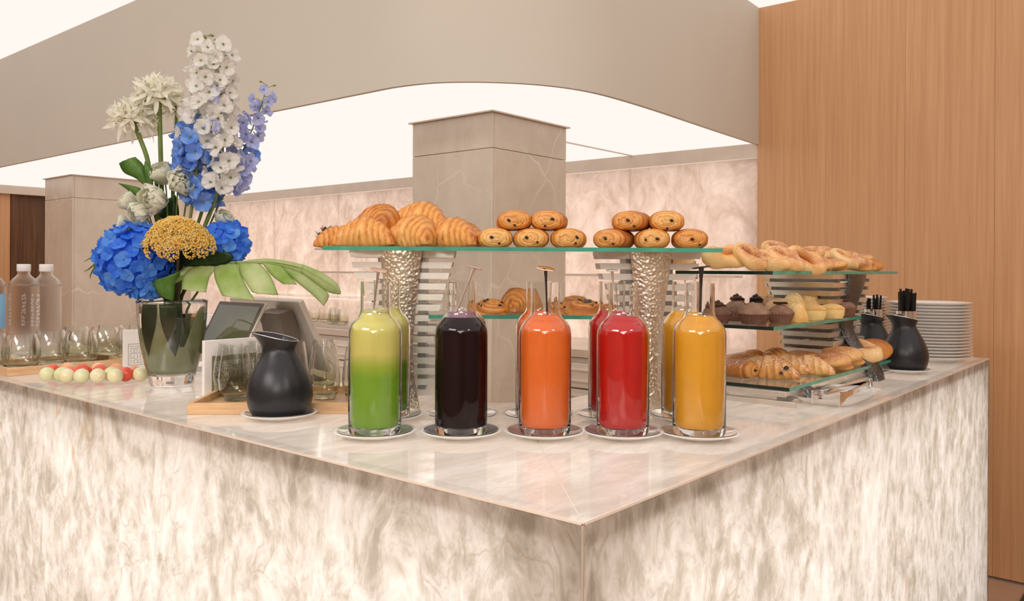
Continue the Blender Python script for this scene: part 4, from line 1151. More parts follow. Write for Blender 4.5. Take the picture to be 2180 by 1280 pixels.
p2 = P(1926, 789, BZ0 - 0.001); saucer('saucer under the straw jug beside the plate stack', p2, 'saucers under the black jugs')
jug('black jug full of straws beside the plate stack', p2, BZ0, YAW, 1.0)
p3 = PU(1850, 770, 2.02); p3.y = max(p3.y, 0.30)
p3 = PD(1857, 700, 2.90)
jug('second straw jug standing behind the tiered stand', Vector((p3.x, p3.y, 0)), ZC + 0.0005, YAW, 1.0)
CUP = MB().lathe([(0.0, 0.02), (0.026, 0.02), (0.029, 0.192), (0.030, 0.192), (0.0278, 0.018), (0.0, 0.018)], 28).mesh('straw_holder', M['chrome'])
def straws(jp_, z, n, seed, lab, H=0.255):
    q = random.Random(seed)
    t = thing('straw_holder', lab[0], 'holder', (jp_.x, jp_.y, z), YAW)
    inst('holder_cup', CUP, t, (0.004, 0, 0), (0, 0, 0))
    root = None
    for k in range(n):
        a = k * 2.399; rr = 0.0205 * math.sqrt((k + .5) / n)
        loc = Vector((jp_.x, jp_.y, z + 0.023)) + RGT * (rr * math.cos(a) + 0.004) + FWD * rr * math.sin(a)
        rot = (q.uniform(-.03, .03) , q.uniform(-.03, .03) + 0.04 * math.cos(a) * 0.5, YAW)
        sc = (1, 1, q.uniform(.93, 1.05))
        if root is None:
            root = tag(MB().lathe([(0, 0), (0.0036, 0), (0.0036, H - 0.023), (0.0026, H - 0.023), (0.0026, H - 0.05), (0, H - 0.05)], 10).build('drinking_straw', M['black'], loc=loc, rot=rot), lab[1], 'straw', lab[2])
            root.scale = sc
        else: dup(root, lab[1], loc, rot, None, sc)
straws(p2, BZ0 + 0.0, 16, 3, ('steel cup inside the straw jug beside the plate stack', 'black straw standing in the jug beside the plate stack', 'black straws in the jug beside the plates'))
straws(p3, ZC + 0.002, 12, 4, ('steel cup inside the straw jug behind the tiered stand', 'black straw in the jug behind the tiered stand', 'black straws in the jug behind the stand'), 0.235)

# ---------------------------------------------------------------- plates
PLATE = MB().lathe([(0, 0.004), (0.085, 0.004), (0.088, 0.0), (0.094, 0.0), (0.097, 0.005), (0.135, 0.0155), (0.1445, 0.0205), (0.1455, 0.0222), (0.1435, 0.0228), (0.134, 0.0190), (0.096, 0.0092), (0.086, 0.0075), (0, 0.0075)], 64).mesh('plate', M['porcelain'], sharp=50)
ORD = ['topmost', 'second', 'third', 'fourth', 'fifth', 'sixth', 'seventh', 'eighth', 'ninth', 'tenth', 'eleventh', 'twelfth', 'thirteenth', 'fourteenth', 'fifteenth', 'sixteenth', 'seventeenth', 'eighteenth', 'nineteenth']
def stack(px, d, n, step, where, group, sc):
    p = PD(px, 700, d); root = None
    for k in range(n):
        lab = (ORD[k] + ' white dinner plate' + (' from the top' if k else '') + ' of the ' + where)
        loc = (p.x, p.y, ZC + 0.0005 + (n - 1 - k) * step)
        if root is None:
            root = place(bpy.data.objects.new('dinner_plate', PLATE), None, loc); tag(root, lab, 'plate', group); root.scale = (sc, sc, sc)
        else: dup(root, lab, loc, 0, group, sc)
stack(1977, 3.03, 18, 0.01135, 'stack behind the straw jug', 'plates stacked behind the straw jug', 1.0)
stack(1803, 3.25, 18, 0.012, 'stack behind the tiered stand', 'plates stacked behind the tiered stand', 1.03)

# ---------------------------------------------------------------- tongs on a white dish
dc = P(1783, 850, ZC)
t = thing('serving_dish', 'small white rounded dish holding tongs before the tiered stand', 'dish', (dc.x, dc.y, ZC + 0.0004), R(2))
def sup(a, b, n, z, e=0.5):
    out = []
    for k in range(n):
        th_ = 2 * PI * k / n; c, s_ = math.cos(th_), math.sin(th_)
        out.append((a * abs(c) ** e * (1 if c >= 0 else -1), b * abs(s_) ** e * (1 if s_ >= 0 else -1), z))
    return out
rows = [sup(a, b, 48, z) for a, b, z in ((0.001, 0.001, 0.0), (0.125, 0.06, 0.0), (0.135, 0.068, 0.004), (0.152, 0.083, 0.0165), (0.1525, 0.0835, 0.018), (0.150, 0.081, 0.0182), (0.133, 0.066, 0.0075), (0.122, 0.058, 0.0045), (0.001, 0.001, 0.004))]
MB().grid(rows, wv=True).build('dish_body', M['porcelain'], t, sharp=60)
tg = thing('serving_tongs', 'chrome serving tongs resting on the small white dish', 'tongs', (dc.x, dc.y, ZC + 0.0182), 0)
def tong_arm(pix, name):
    pts = []
    for x, y, h in pix:
        q = P(x, y, ZC + 0.018 + h); pts.append(Vector((q.x - dc.x, q.y - dc.y, h)))
    cl = smooth_path(pts, 26); rows = []
    for i, c in enumerate(cl):
        s_ = i / 26
        tdir = (cl[min(i + 1, 26)] - cl[max(i - 1, 0)]).normalized()
        side = tdir.cross(Vector((0, 0, 1))).normalized(); nrm = side.cross(tdir)
        wd = lerp(0.020, 0.0065, min(s_ * 2.6, 1) ** 0.7); wd = wd * (0.75 + 0.25 * min(s_ * 12, 1))
        hh = 0.0022
        rows.append([c + nrm * wd + side * hh, c - nrm * wd + side * hh, c - nrm * wd - side * hh, c + nrm * wd - side * hh])
    mb = MB().grid(rows, wv=True); mb.fan(rows[0]); mb.fan(list(reversed(rows[-1])))
    mb.build(name, M['chrome'], tg, sharp=50, bevel=0.0008)
tong_arm([(1729, 846, 0.020), (1742, 839, 0.022), (1765, 834, 0.026), (1800, 826, 0.022), (1850, 815, 0.012)], 'tong_arm')
tong_arm([(1787, 852, 0.020), (1797, 844, 0.022), (1812, 836, 0.024), (1832, 827, 0.018), (1850, 816, 0.012)], 'tong_arm')
q = P(1852, 815, ZC + 0.03)
MB().tube([(q.x - dc.x, q.y - dc.y, 0.002), (q.x - dc.x, q.y - dc.y, 0.022)], 0.007, 14).build('hinge', M['chrome'], tg)

# ---------------------------------------------------------------- trays and glasses
def tray(label, c, yaw, sx, sy, group='wooden trays of glasses'):
    t = thing('wooden_tray', label, 'tray', (c[0], c[1], ZC + 0.0004), yaw, group)
    MB().box((0, 0, 0.004), (sx - 0.016, sy - 0.016, 0.008)).build('tray_base', M['wood_tray'], t)
    for k in (-1, 1):
        MB().box((0, k * (sy / 2 - 0.005), 0.0125), (sx, 0.010, 0.025)).build('rim_board', M['wood_tray'], t, bevel=0.001)
        MB().box((k * (sx / 2 - 0.005), 0, 0.0125), (0.010, sy - 0.0202, 0.025)).build('rim_board', M['wood_tray'], t, bevel=0.001)
    return t
GA = [(0.0, 0.0), (0.019, 0.0), (0.026, 0.002), (0.0345, 0.018), (0.0392, 0.042), (0.0385, 0.066), (0.0345, 0.098), (0.0295, 0.130)]
GB = [(0.0, 0.0), (0.028, 0.0), (0.038, 0.003), (0.0485, 0.022), (0.0535, 0.046), (0.0515, 0.070), (0.0455, 0.094), (0.0390, 0.112)]
def glass_mesh(name, pr, th_, base):
    o = prof_smooth(pr[2:], 20); o = pr[:2] + o
    i_ = [(r_ - th_, z) for r_, z in reversed(o[2:]) if z > base]
    return MB().lathe(o + i_ + [(i_[-1][0] * .8, base + 0.0005), (i_[-1][0] * .45, base - .0008), (0, base - 0.001)], 40).mesh(name, M['painted_reflect_glass'], sharp=50)
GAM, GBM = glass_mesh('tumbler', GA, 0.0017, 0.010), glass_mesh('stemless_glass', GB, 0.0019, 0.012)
def gl_(name, me, label, p, z, group):
    o = place(bpy.data.objects.new(name, me), None, (p.x, p.y, z)); tag(o, label, 'glass', group); return o
ta, tb = P(398, 883.5, ZC), P(742, 882, ZC)
dr = (tb - ta).normalized(); ty = math.atan2(dr.y, dr.x); dn = Vector((-dr.y, dr.x, 0))
TS = (0.42, 0.27)
tcn = ta + dr * TS[0] / 2 + dn * TS[1] / 2
tray('wooden tray of tumblers between the vase and the green juice', tcn, ty, *TS)
zt = ZC + 0.0092
gg = 'tumblers on the tray behind the black jug'
for px, py, lab in ((501, 856, 'front tumbler nearest the printed card'), (489, 846, 'tumbler behind the front one, nearest the card\'s edge'), (548, 838, 'tumbler just past the black jug\'s spout, back row'),
                    (575, 856, 'front tumbler mostly covered by the black jug'), (623, 838, 'rear tumbler rising behind the black jug\'s rim'), (690, 853, 'front tumbler between the black jug and the green juice'),
                    (690, 832, 'rear tumbler between the black jug and the green juice'), (763, 854, 'front tumbler half covered by the green juice'), (766, 834, 'rear tumbler half covered by the green juice')):
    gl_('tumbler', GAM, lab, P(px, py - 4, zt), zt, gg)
k0 = P(16, 802.5, ZC)
T1 = (0.36, 0.25)
tray('wooden tray of round glasses at the counter edge beside the fruit', (k0.x + T1[0] / 2, k0.y + T1[1] / 2), 0, *T1)
gg = 'stemless glasses on the edge tray'
for px, v, lab in ((-22, 2.25, 'stemless glass cut off by the picture edge'), (45, 2.155, 'front stemless glass at the tray corner'), (108, 2.25, 'second row stemless glass behind the corner one'), (171, 2.155, 'front stemless glass behind the fruit platter'),
                   (222, 2.255, 'second row stemless glass beside the white card'), (281, 2.155, 'stemless glass partly covered by the white card')):
    p = PV(px, 770, k0.y - 2.09 + v)
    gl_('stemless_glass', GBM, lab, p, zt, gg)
for px, v, lab in ((160, 2.50, 'stemless glass standing off the tray behind the front ones'), (234, 2.49, 'stemless glass off the tray between the front glass and the white card'), (300, 2.42, 'stemless glass off the tray behind the white card')):
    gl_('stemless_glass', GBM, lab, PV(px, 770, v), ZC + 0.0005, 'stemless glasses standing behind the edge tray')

# ---------------------------------------------------------------- water bottles
wo = prof_smooth([(0.040, 0.001), (0.0455, 0.004), (0.0465, 0.014), (0.0465, 0.244), (0.0455, 0.262), (0.039, 0.280), (0.027, 0.292), (0.0205, 0.300), (0.0195, 0.312)], 50)
WB = MB().lathe([(0, 0.006), (0.030, 0.004)] + wo + [(r_ - 0.0018, z) for r_, z in reversed(wo) if z > 0.012] + [(0, 0.012)], 48).mesh('bottle_body', M['bottle_glass'], sharp=60)
WC = MB().lathe([(0, 0.336), (0.020, 0.336), (0.0218, 0.334), (0.0218, 0.312), (0.0210, 0.311), (0, 0.311)], 36).mesh('screw_cap', M['frost'], sharp=40)
WW = MB().lathe([(0, 0.0126), (0.0430, 0.0135), (0.0438, 0.016), (0.0438, 0.225), (0, 0.225)], 40).mesh('water', M['water'], sharp=40)
def glyphs(mb, x0, y0, w_, h_, q, put, st=0.16):
    """one illegible letter built from strokes"""
    segs = q.sample([(0, 0, 0, 1), (1, 0, 1, 1), (0, 1, 1, 1), (0, 0, 1, 0), (0, .5, 1, .5), (0, 0, 1, 1), (.5, 0, .5, 1)], 3)
    for a, b, c, d in segs: put(mb, x0 + a * w_, y0 + b * h_, x0 + c * w_, y0 + d * h_, st * h_)
def put_curve(mb, xa, ya, xb, yb, wd):
    rr = 0.0468
    def f(x, y): return Vector((rr * math.sin(x / rr), -rr * math.cos(x / rr), y))
    mb.tube([f(xa, ya), f((xa + xb) / 2, (ya + yb) / 2), f(xb, yb)], wd / 2, 5)
def letters_column(seed, xo):
    mb = MB(); q = random.Random(seed)
    for k in range(9): glyphs(mb, xo + q.uniform(-.001, .001), 0.225 - k * 0.0125, 0.010, 0.008, q, put_curve, 0.12)
    return mb.mesh('raised_lettering', M['frost'])
LET = [letters_column(3, -0.006), letters_column(8, 0.020), letters_column(5, -0.030)]
def water(label, px, v, rot, lts, label_band=False):
    p = PV(px, 700, v)
    t = thing('water_bottle', label, 'bottle', (p.x, p.y, ZC + 0.0005), YAW + rot, 'clear water bottles behind the glasses')
    inst('bottle_body', WB, t, (0, 0, 0), (0, 0, 0)); inst('screw_cap', WC, t, (0, 0, 0), (0, 0, 0))
    for l_ in lts: inst('raised_lettering', LET[l_], t, (0, 0, 0), (0, 0, 0))
    if label_band: MB().lathe([(0.0468, 0.12), (0.0470, 0.121), (0.0470, 0.235), (0.0468, 0.236)], 40).build('paper_label', M['blue_label'], t)
water('clear water bottle with raised lettering, the one nearer the blue labelled bottle', 50, 2.55, 0, (1, 2))
water('clear water bottle with raised lettering, the one nearer the marble pillar', 98, 2.43, 0, (0, 2))
water('water bottle with a pale blue label cut off by the picture edge', -22, 2.50, 0, (), True)

# ---------------------------------------------------------------- fruit platter
fc = P(205, 803, ZC)
t = thing('fruit_platter', 'flat white oval platter of melon balls by the counter edge', 'platter', (fc.x, fc.y, ZC + 0.0004), YAW)
rows = [[(a * math.cos(2 * PI * k / 56), b * math.sin(2 * PI * k / 56), z) for k in range(56)] for a, b, z in ((0.001, 0.001, 0.0), (0.115, 0.045, 0.0), (0.125, 0.052, 0.003), (0.163, 0.078, 0.0105), (0.166, 0.081, 0.0130), (0.161, 0.077, 0.0145), (0.124, 0.050, 0.0058), (0.114, 0.044, 0.0045), (0.001, 0.001, 0.004))]
MB().grid(rows, wv=True).build('platter_body', M['porcelain'], t, sharp=60)
def melon(name, c0, c1, spot=None):
    tt = NT(name); n_ = tt.noise(tt.coords(), 22, 2)
    col = tt.ramp(n_.outputs[0], [(0.35, (*c0, 1)), (0.65, (*c1, 1))])
    if spot:
        n2 = tt.noise(tt.coords(loc=(2, 1, 3)), 36, 1)
        col = tt.mix(tt.ramp(n2.outputs[0], [(0.66, (0, 0, 0)), (0.72, (1, 1, 1))]), col, (*spot, 1))
    tt.l(col, tt.b.inputs['Base Color']); tt.set(Roughness=0.25, Subsurface_Weight=0.15, Subsurface_Radius=(0.01, 0.01, 0.006)); return tt.m
mats = {'g': melon('honeydew', (0.66, 0.70, 0.36), (0.80, 0.78, 0.50)), 'c': melon('cream_melon', (0.80, 0.72, 0.42), (0.85, 0.78, 0.52), (0.62, 0.22, 0.06)), 'r': melon('watermelon', (0.74, 0.06, 0.03), (0.80, 0.16, 0.08)), 'o': melon('cantaloupe', (0.85, 0.36, 0.16), (0.86, 0.55, 0.36))}
MEL = {k: MB().ell((0, 0, 0), (0.0212, 0.0205, 0.0203), 20, 12).mesh('melon_ball', v) for k, v in mats.items()}
nmk = {'g': ('melon_ball', 'pale green melon ball'), 'c': ('melon_ball', 'cream melon ball with a rusty mark'), 'r': ('watermelon_ball', 'red watermelon ball'), 'o': ('melon_ball', 'orange melon ball')}
fr = [(735, 905, 'g', 'ending the front row by the tray'), (885, 905, 'g', 'second in the front row'), (1000, 925, 'c', 'in the front row before the biggest red one'), (1105, 895, 'r', 'rising behind the front row beside the second green one'),
      (1235, 925, 'g', 'in the middle of the front row'), (1390, 920, 'c', 'tilted in the middle of the front row'), (1585, 905, 'g', 'past the middle of the front row'), (1690, 925, 'c', 'past the middle, standing forward'),
      (1830, 900, 'r', 'towards the vase end'), (2010, 900, 'c', 'at the vase end of the platter'), (810, 850, 'r', 'at the back by the tray'), (930, 838, 'o', 'at the back beside the first red one'), (1240, 850, 'r', 'at the back in the middle'),
      (1400, 840, 'o', 'highest at the back of the middle'), (1490, 850, 'r', 'at the back past the middle'), (1640, 845, 'o', 'at the back towards the vase'), (1930, 878, 'o', 'tucked behind the one at the vase end')]
fp = [P(x / 6.8125, 670 + (y - 28) / 6.8125 + 2.0, ZC + 0.022) for x, y, k, w_ in fr]
for _ in range(60):                                       # roll the balls apart until they only touch
    for i in range(len(fp)):
        for j in range(i):
            dlt = fp[i] - fp[j]; dlt.z = 0; L = dlt.length
            if L < 0.0415:
                mv = dlt.normalized() * (0.0415 - L) * 0.5
                fp[i] = fp[i] + mv; fp[j] = fp[j] - mv
for (x, y, k, w_), p in zip(fr, fp):
    zz = ZC + 0.0058 + 0.0204
    o = place(bpy.data.objects.new(nmk[k][0], MEL[k]), None, (p.x, p.y, zz), (rnd.uniform(0, 6), rnd.uniform(0, 6), rnd.uniform(0, 6)))
    tag(o, nmk[k][1] + ' ' + w_, 'fruit', 'melon balls on the white platter')

# ---------------------------------------------------------------- printed cards
def flat_put(mb, xa, ya, xb, yb, wd):
    v = Vector((xb - xa, yb - ya)); L = v.length + wd
    mb.box(((xa + xb) / 2, -0.0006, (ya + yb) / 2), (L, 0.0008, wd), mat=Matrix.Rotation(-math.atan2(v.y, v.x), 3, 'Y'))
def card(label, p, w_, h_, rot, dark, tilt=0.0):
    t = thing('sign_holder', label, 'sign', (p.x, p.y, ZC + 0.0004), rot)
    MB().box((w_ / 2, 0.012, 0.0025), (w_, 0.05, 0.005)).build('stand_foot', M['white'], t, bevel=0.001)
    MB().box((w_ / 2, 0.0, h_ / 2), (w_, 0.012, h_)).build('card_board', M['white'], t, bevel=0.001)
    q = random.Random(4)
    if dark:
        MB().box((w_ / 2 + 0.004, -0.0068, h_ * 0.40), (w_ - 0.032, 0.0012, h_ * 0.66)).build('printed_sheet', M['olive_print'], t)
        mb = MB(); y = h_ * 0.66
        for r_ in range(6):
            hh = (0.010, 0.012, 0.012, 0.010, 0.010, 0.008)[r_]; y -= hh + 0.0035; x = 0.026
            while x < w_ - 0.03:
                if not (0.066 < x < 0.092 and 1 <= r_ <= 3): glyphs(mb, x, y, hh * .55, hh, q, flat_put, 0.19)
                x += hh * .82
        for k in range(9):                                # the little line drawing among the words
            a = k * .7; flat_put(mb, 0.079 + 0.012 * math.cos(a), h_ * .42 + 0.014 * math.sin(a), 0.079 + 0.010 * math.cos(a + 2.1), h_ * .42 + 0.014 * math.sin(a + 2.1), 0.0016)
        for i in range(len(mb.v)): mb.v[i] = (mb.v[i][0], mb.v[i][1] - 0.0070, mb.v[i][2])
        tag(mb.build('printed_lettering', M['paper'], t), kind='stuff')
    else:
        mb = MB()
        x0, x1, y0, y1 = 0.014, w_ - 0.012, 0.006, h_ * 0.62
        for a in ((x0, y0, x1, y0), (x1, y0, x1, y1), (x1, y1, x0, y1), (x0, y1, x0, y0)): flat_put(mb, *a, 0.001)
        for r_ in range(8):
            for c in range(9):
                x, y = lerp(x0 + .008, x1 - .008, c / 8), lerp(y0 + .008, y1 - .008, r_ / 7)
                a = q.uniform(0, PI); l_ = q.uniform(.003, .006)
                flat_put(mb, x - l_ * math.cos(a), y - l_ * math.sin(a) * .7, x + l_ * math.cos(a), y + l_ * math.sin(a) * .7, 0.0011)
        for i in range(len(mb.v)): mb.v[i] = (mb.v[i][0], mb.v[i][1] - 0.0061, mb.v[i][2])
        tag(mb.build('printed_drawing', M['grey_print'], t), kind='stuff')
    return t
card('white sign holder with a fine grey line drawing between glasses and vase', P(262, 783, ZC), 0.125, 0.122, R(-3), False)
card('white sign holder with an olive printed sheet behind the tumblers', P(432, 851, ZC), 0.165, 0.146, R(0), True)
pn = P(412, 792, ZC)
t = thing('napkin_stack', 'small pile of white paper napkins right behind the vase', 'napkins', (pn.x, pn.y, ZC + 0.0004), R(4))
for k in range(4): MB().box((0.05, 0.05, 0.002 + k * 0.0042), (0.12, 0.12, 0.0036)).build('napkin', M['paper'], t, bevel=0.001)
pb = P(428, 772, ZC)
t = thing('napkin_box', 'small grey blue box behind the white napkins', 'box', (pb.x + 0.01, pb.y + 0.16, ZC + 0.0004), R(3))
MB().box((0, 0, 0.03), (0.10, 0.07, 0.06)).build('box_body', simple('grey_blue_card', (0.36, 0.40, 0.46), 0.6, 0, 0.03), t, bevel=0.002)
MB().box((0, 0, 0.0615), (0.102, 0.072, 0.003)).build('box_lid', M['white'], t, bevel=0.001)

# ---------------------------------------------------------------- till with two screens
tp = PD(564.5, 646, 2.30)
be = R(62)
ti = thing('till_terminal', 'two-screen till on a dark stand behind the tumblers', 'till', (tp.x + 0.02, tp.y + 0.1, ZC + 0.0004), 0)
org = Vector((tp.x + 0.02, tp.y + 0.1, ZC))
def leaf(name, corner, wdt, ht, thick, dirx, mats_, bez):
    """panel hanging from its upper corner (seen end), running along +V, leaning; dirx = +1 the foot moves towards +U"""
    o = bpy.data.objects.new(name, None)
    down = Vector((dirx * math.cos(be), 0, -math.sin(be))); along = Vector((0, 1, 0)); nrm = Vector((-math.sin(be), 0, -dirx * math.cos(be)))
    if dirx < 0: nrm = Vector((-math.sin(be), 0, math.cos(be)))
    mt_ = Matrix((along, down, nrm)).transposed()
    c = corner - org + along * wdt / 2 + down * ht / 2
    mb = MB().box(c - nrm * thick / 2, (wdt, ht, thick), mat=mt_)
    ob = mb.build(name, mats_[0], ti, bevel=0.003, sharp=30)
    if bez:
        MB().box(c + nrm * 0.0006, (wdt - 0.004, ht - 0.004, 0.0012), mat=mt_).build('bezel', M['brown_grey'], ob)
        MB().box(c + nrm * 0.0016, (wdt - 0.026, ht - 0.026, 0.0012), mat=mt_).build('screen_glass', M['screen'], ob)
    return ob
leaf('customer_screen', tp, 0.235, 0.17, 0.010, -1, (M['silver'],), True)
mp = PD(636, 643.5, 2.30)
leaf('operator_screen', mp, 0.36, 0.235, 0.018, 1, (M['silver'],), False)
s0 = PD(575, 690, 2.33) - org
mb = MB()
for i, (dx, dz) in enumerate(((0.0, 0.06), (0.012, 0.0), (0.014, -0.06), (0.03, -(s0.z + 0) + 0.005))): pass
rows = []
for x, z, wd in ((-0.012, s0.z + 0.030, 0.05), (0.004, s0.z - 0.004, 0.05), (0.016, s0.z - 0.05, 0.052), (0.018, 0.012, 0.056)):
    rows.append([(s0.x + x, s0.y - wd, z), (s0.x + x, s0.y + wd, z), (s0.x + x + 0.05, s0.y + wd, z + 0.012), (s0.x + x + 0.05, s0.y - wd, z + 0.012)])
mb.grid(rows, wv=True); mb.fan(rows[0]); mb.fan(list(reversed(rows[-1])))
mb.build('stand_column', M['brown_grey'], ti, sharp=20, bevel=0.003)
MB().box((s0.x + 0.045, s0.y, 0.006), (0.17, 0.2, 0.012)).build('stand_base', M['brown_grey'], ti, bevel=0.003)
cr = P(440, 741, ZC)
t = thing('card_reader', 'rounded white machine with a pale blue panel behind the vase', 'machine', (cr.x, cr.y, ZC + 0.0004), YAW)
rows = []
for k in range(9):
    a = k / 8; z = 0.135 * a
    wd = 0.045 - 0.012 * a ** 4; dp = 0.05 - 0.012 * a ** 3
    rows.append(sup(wd, dp, 24, z, 0.6))
mb = MB().grid(rows, wv=True); mb.fan(list(reversed(rows[0]))); mb.fan(rows[-1]); mb.build('housing', M['white'], t, sharp=50)
MB().box((0.004, -0.0495, 0.072), (0.062, 0.006, 0.05)).build('blue_panel', M['blue_label'], t, bevel=0.001)
MB().box((0.016, -0.0535, 0.082), (0.022, 0.006, 0.012)).build('slot', M['black_matt'], t, bevel=0.001)

# ---------------------------------------------------------------- vase
vp = P(366, 819.5, ZC)
DV = DEP(vp)
vz = ZC + 0.0004
vo = prof_smooth([(0.0535, 0.0), (0.0575, 0.004), (0.0605, 0.018), (0.071, 0.060), (0.0825, 0.115), (0.0900, 0.175), (0.0940, 0.236)], 30)
vi = [(r_ - 0.0045, z) for r_, z in reversed(vo) if z > 0.034]
va = thing('glass_vase', 'tall clear glass vase flaring upward, thick based, holding the bouquet', 'vase', (vp.x, vp.y, vz), 0)
MB().lathe([(0, 0.003), (0.046, 0.001)] + vo + [(0.0922, 0.2375), (0.0898, 0.2368)] + vi + [(vi[-1][0] * .8, 0.031), (0, 0.029)], 56).build('glass_body', M['glass'], va, sharp=60)
wi = [(r_ + 0.0004, z) for r_, z in reversed(vi) if z < 0.205]
MB().lathe([(0, 0.0298), (wi[0][0] * .8, 0.0318)] + wi + [(0, wi[-1][1])], 48).build('water', M['water'], va, sharp=40)

# ---------------------------------------------------------------- flowers
def leafmat(name, c0, c1, rough=0.4, sc=30):
    t = NT(name); n_ = t.noise(t.coords(), sc, 4)
    col = t.ramp(n_.outputs[0], [(0.32, (*c0, 1)), (0.68, (*c1, 1))])
    t.l(col, t.b.inputs['Base Color']); t.set(Roughness=rough, Specular_IOR_Level=0.4)
    tr = t.n('BsdfTranslucent'); t.l(col, tr.inputs['Color'])
    mx = t.n('MixShader'); mx.inputs[0].default_value = 0.42
    t.l(t.b.outputs[0], mx.inputs[1]); t.l(tr.outputs[0], mx.inputs[2]); t.l(mx.outputs[0], t.out.inputs['Surface'])
    return t.m
M['stem'] = leafmat('green_stem', (0.20, 0.30, 0.06), (0.34, 0.42, 0.12))
M['stem_brown'] = leafmat('woody_stem', (0.10, 0.08, 0.05), (0.17, 0.12, 0.08))
M['leaf_dark'] = leafmat('dark_leaf', (0.014, 0.05, 0.012), (0.04, 0.10, 0.022), 0.3)
M['leaf_mid'] = leafmat('mid_green_leaf', (0.07, 0.19, 0.02), (0.17, 0.33, 0.06), 0.35)
M['monstera'] = leafmat('yellow_green_leaf', (0.34, 0.54, 0.08), (0.80, 0.84, 0.52), 0.3, 9)
M['leaf_vein'] = leafmat('pale_leaf_vein', (0.62, 0.68, 0.36), (0.70, 0.74, 0.45))
M['white_petal'] = leafmat('white_petal', (0.88, 0.87, 0.82), (0.94, 0.93, 0.90), 0.5)
M['cream_petal'] = leafmat('cream_petal', (0.86, 0.87, 0.70), (0.94, 0.93, 0.84), 0.5, 16)
M['nerine'] = leafmat('ivory_petal', (0.90, 0.89, 0.74), (0.95, 0.94, 0.86), 0.5)
M['blue_petal'] = leafmat('hydrangea_blue', (0.03, 0.17, 0.84), (0.10, 0.36, 0.95), 0.5, 22)
M['blue_petal2'] = leafmat('hydrangea_sky_blue', (0.06, 0.28, 0.86), (0.20, 0.48, 0.93), 0.5, 22)
M['delph_blue'] = leafmat('delphinium_blue', (0.09, 0.30, 0.88), (0.38, 0.58, 0.95), 0.5, 30)
M['delph_lilac'] = leafmat('delphinium_lilac', (0.46, 0.53, 0.90), (0.68, 0.71, 0.95), 0.5, 30)
M['yellow'] = leafmat('achillea_yellow', (1.0, 0.70, 0.15), (1.0, 0.86, 0.38), 0.8, 60)
M['bud'] = leafmat('green_bud', (0.30, 0.36, 0.12), (0.45, 0.48, 0.22))
M['anther'] = simple('anther', (0.45, 0.26, 0.08), 0.6, 0, 0)

def petal(mb, L, W, cup, curl, mtx, nu=6, nv=4, tip=0.6, base=0.15, notch=0.0, mi=0, wave=0.0):
    rows = []
    for i in range(nu + 1):
        s_ = i / nu
        wd = W * (base + (1 - base) * math.sin(min(s_ / tip, 1) * PI / 2)) * (1 if s_ < tip else max(0.02, math.cos((s_ - tip) / (1 - tip) * PI / 2)) ** 0.7)
        row = []
        for j in range(nv + 1):
            w_ = -1 + 2 * j / nv
            x = L * s_ - notch * L * (1 - abs(w_)) * (s_ > 0.95)
            row.append(mtx @ Vector((x, wd * w_, cup * w_ * w_ * W + curl * L * s_ * s_ + wave * math.sin(w_ * 5 + s_ * 3) * s_)))
        rows.append(row)
    mb.grid(rows, mi=mi)
def rx(a): return Matrix.Rotation(a, 4, 'X')
def ry(a): return Matrix.Rotation(a, 4, 'Y')
def rz(a): return Matrix.Rotation(a, 4, 'Z')
def tr_(x, y, z): return Matrix.Translation((x, y, z))
# florets look along local +Z
def floret4(name, r_, mat, seed):
    q = random.Random(seed); mb = MB()
    for k in range(4):
        petal(mb, r_ * q.uniform(.92, 1.08), r_ * .58, -0.10, q.uniform(0.05, 0.35), rz(k * PI / 2 + q.uniform(-.12, .12)) @ ry(-0.12) @ tr_(0.001, 0, 0.001 * (k % 2)), 5, 4, 0.58, 0.12, 0, 0, r_ * 0.05)
    mb.ell((0, 0, 0.0015), (0.0022, 0.0022, 0.002), 6, 4)
    return mb.mesh(name, mat, sharp=180, weld=False)
def floret5(name, r_, mat, seed, eye):
    q = random.Random(seed); mb = MB()
    for k in range(5):
        petal(mb, r_ * q.uniform(.85, 1.1), r_ * .56, 0.16 * q.uniform(-1, 1), q.uniform(-0.45, 0.35), rz(k * 2 * PI / 5 + q.uniform(-.25, .25)) @ ry(-q.uniform(.05, .9)) @ tr_(0.001, 0, 0), 6, 6, 0.6, 0.2, 0, 0, r_ * 0.10)
    mb.tube([(0, 0, 0), (0.002, 0, -0.008), (0.008, 0, -0.018)], [0.004, 0.003, 0.0006], 6)
    for k in range(2): petal(mb, r_ * .32, r_ * .14, 0.1, 0.3, rz(k * 2.6 + 1) @ ry(-0.9), 3, 2, .6, .3, 0, 1)
    return mb.mesh(name, [mat, eye], sharp=180, weld=False)
def face(dirv, roll=0.0):
    q = Vector(dirv).normalized().to_track_quat('Z', 'Y')
    return (q @ Euler((0, 0, roll)).to_quaternion()).to_euler()
def rel(px, py, d): return PD(px, py, d) - Vector((vp.x, vp.y, vz))
TOCAM = -FWD
def flower(name, label, cat='flower', group='flowers of the vase bouquet'):
    return thing(name, label, cat, (vp.x, vp.y, vz), 0, group)
def stem_of(t, pts, r0, r1, mat='stem', n=26, nm='stem', flat=1.0):
    pp = smooth_path(pts, n)
    MB().tube(pp, [lerp(r0, r1, i / n) for i in range(n + 1)], 8, flat=flat).build(nm, M[mat], t, sharp=60)
    return pp
foot = lambda x, y, z=0.036: Vector((x, y, z))

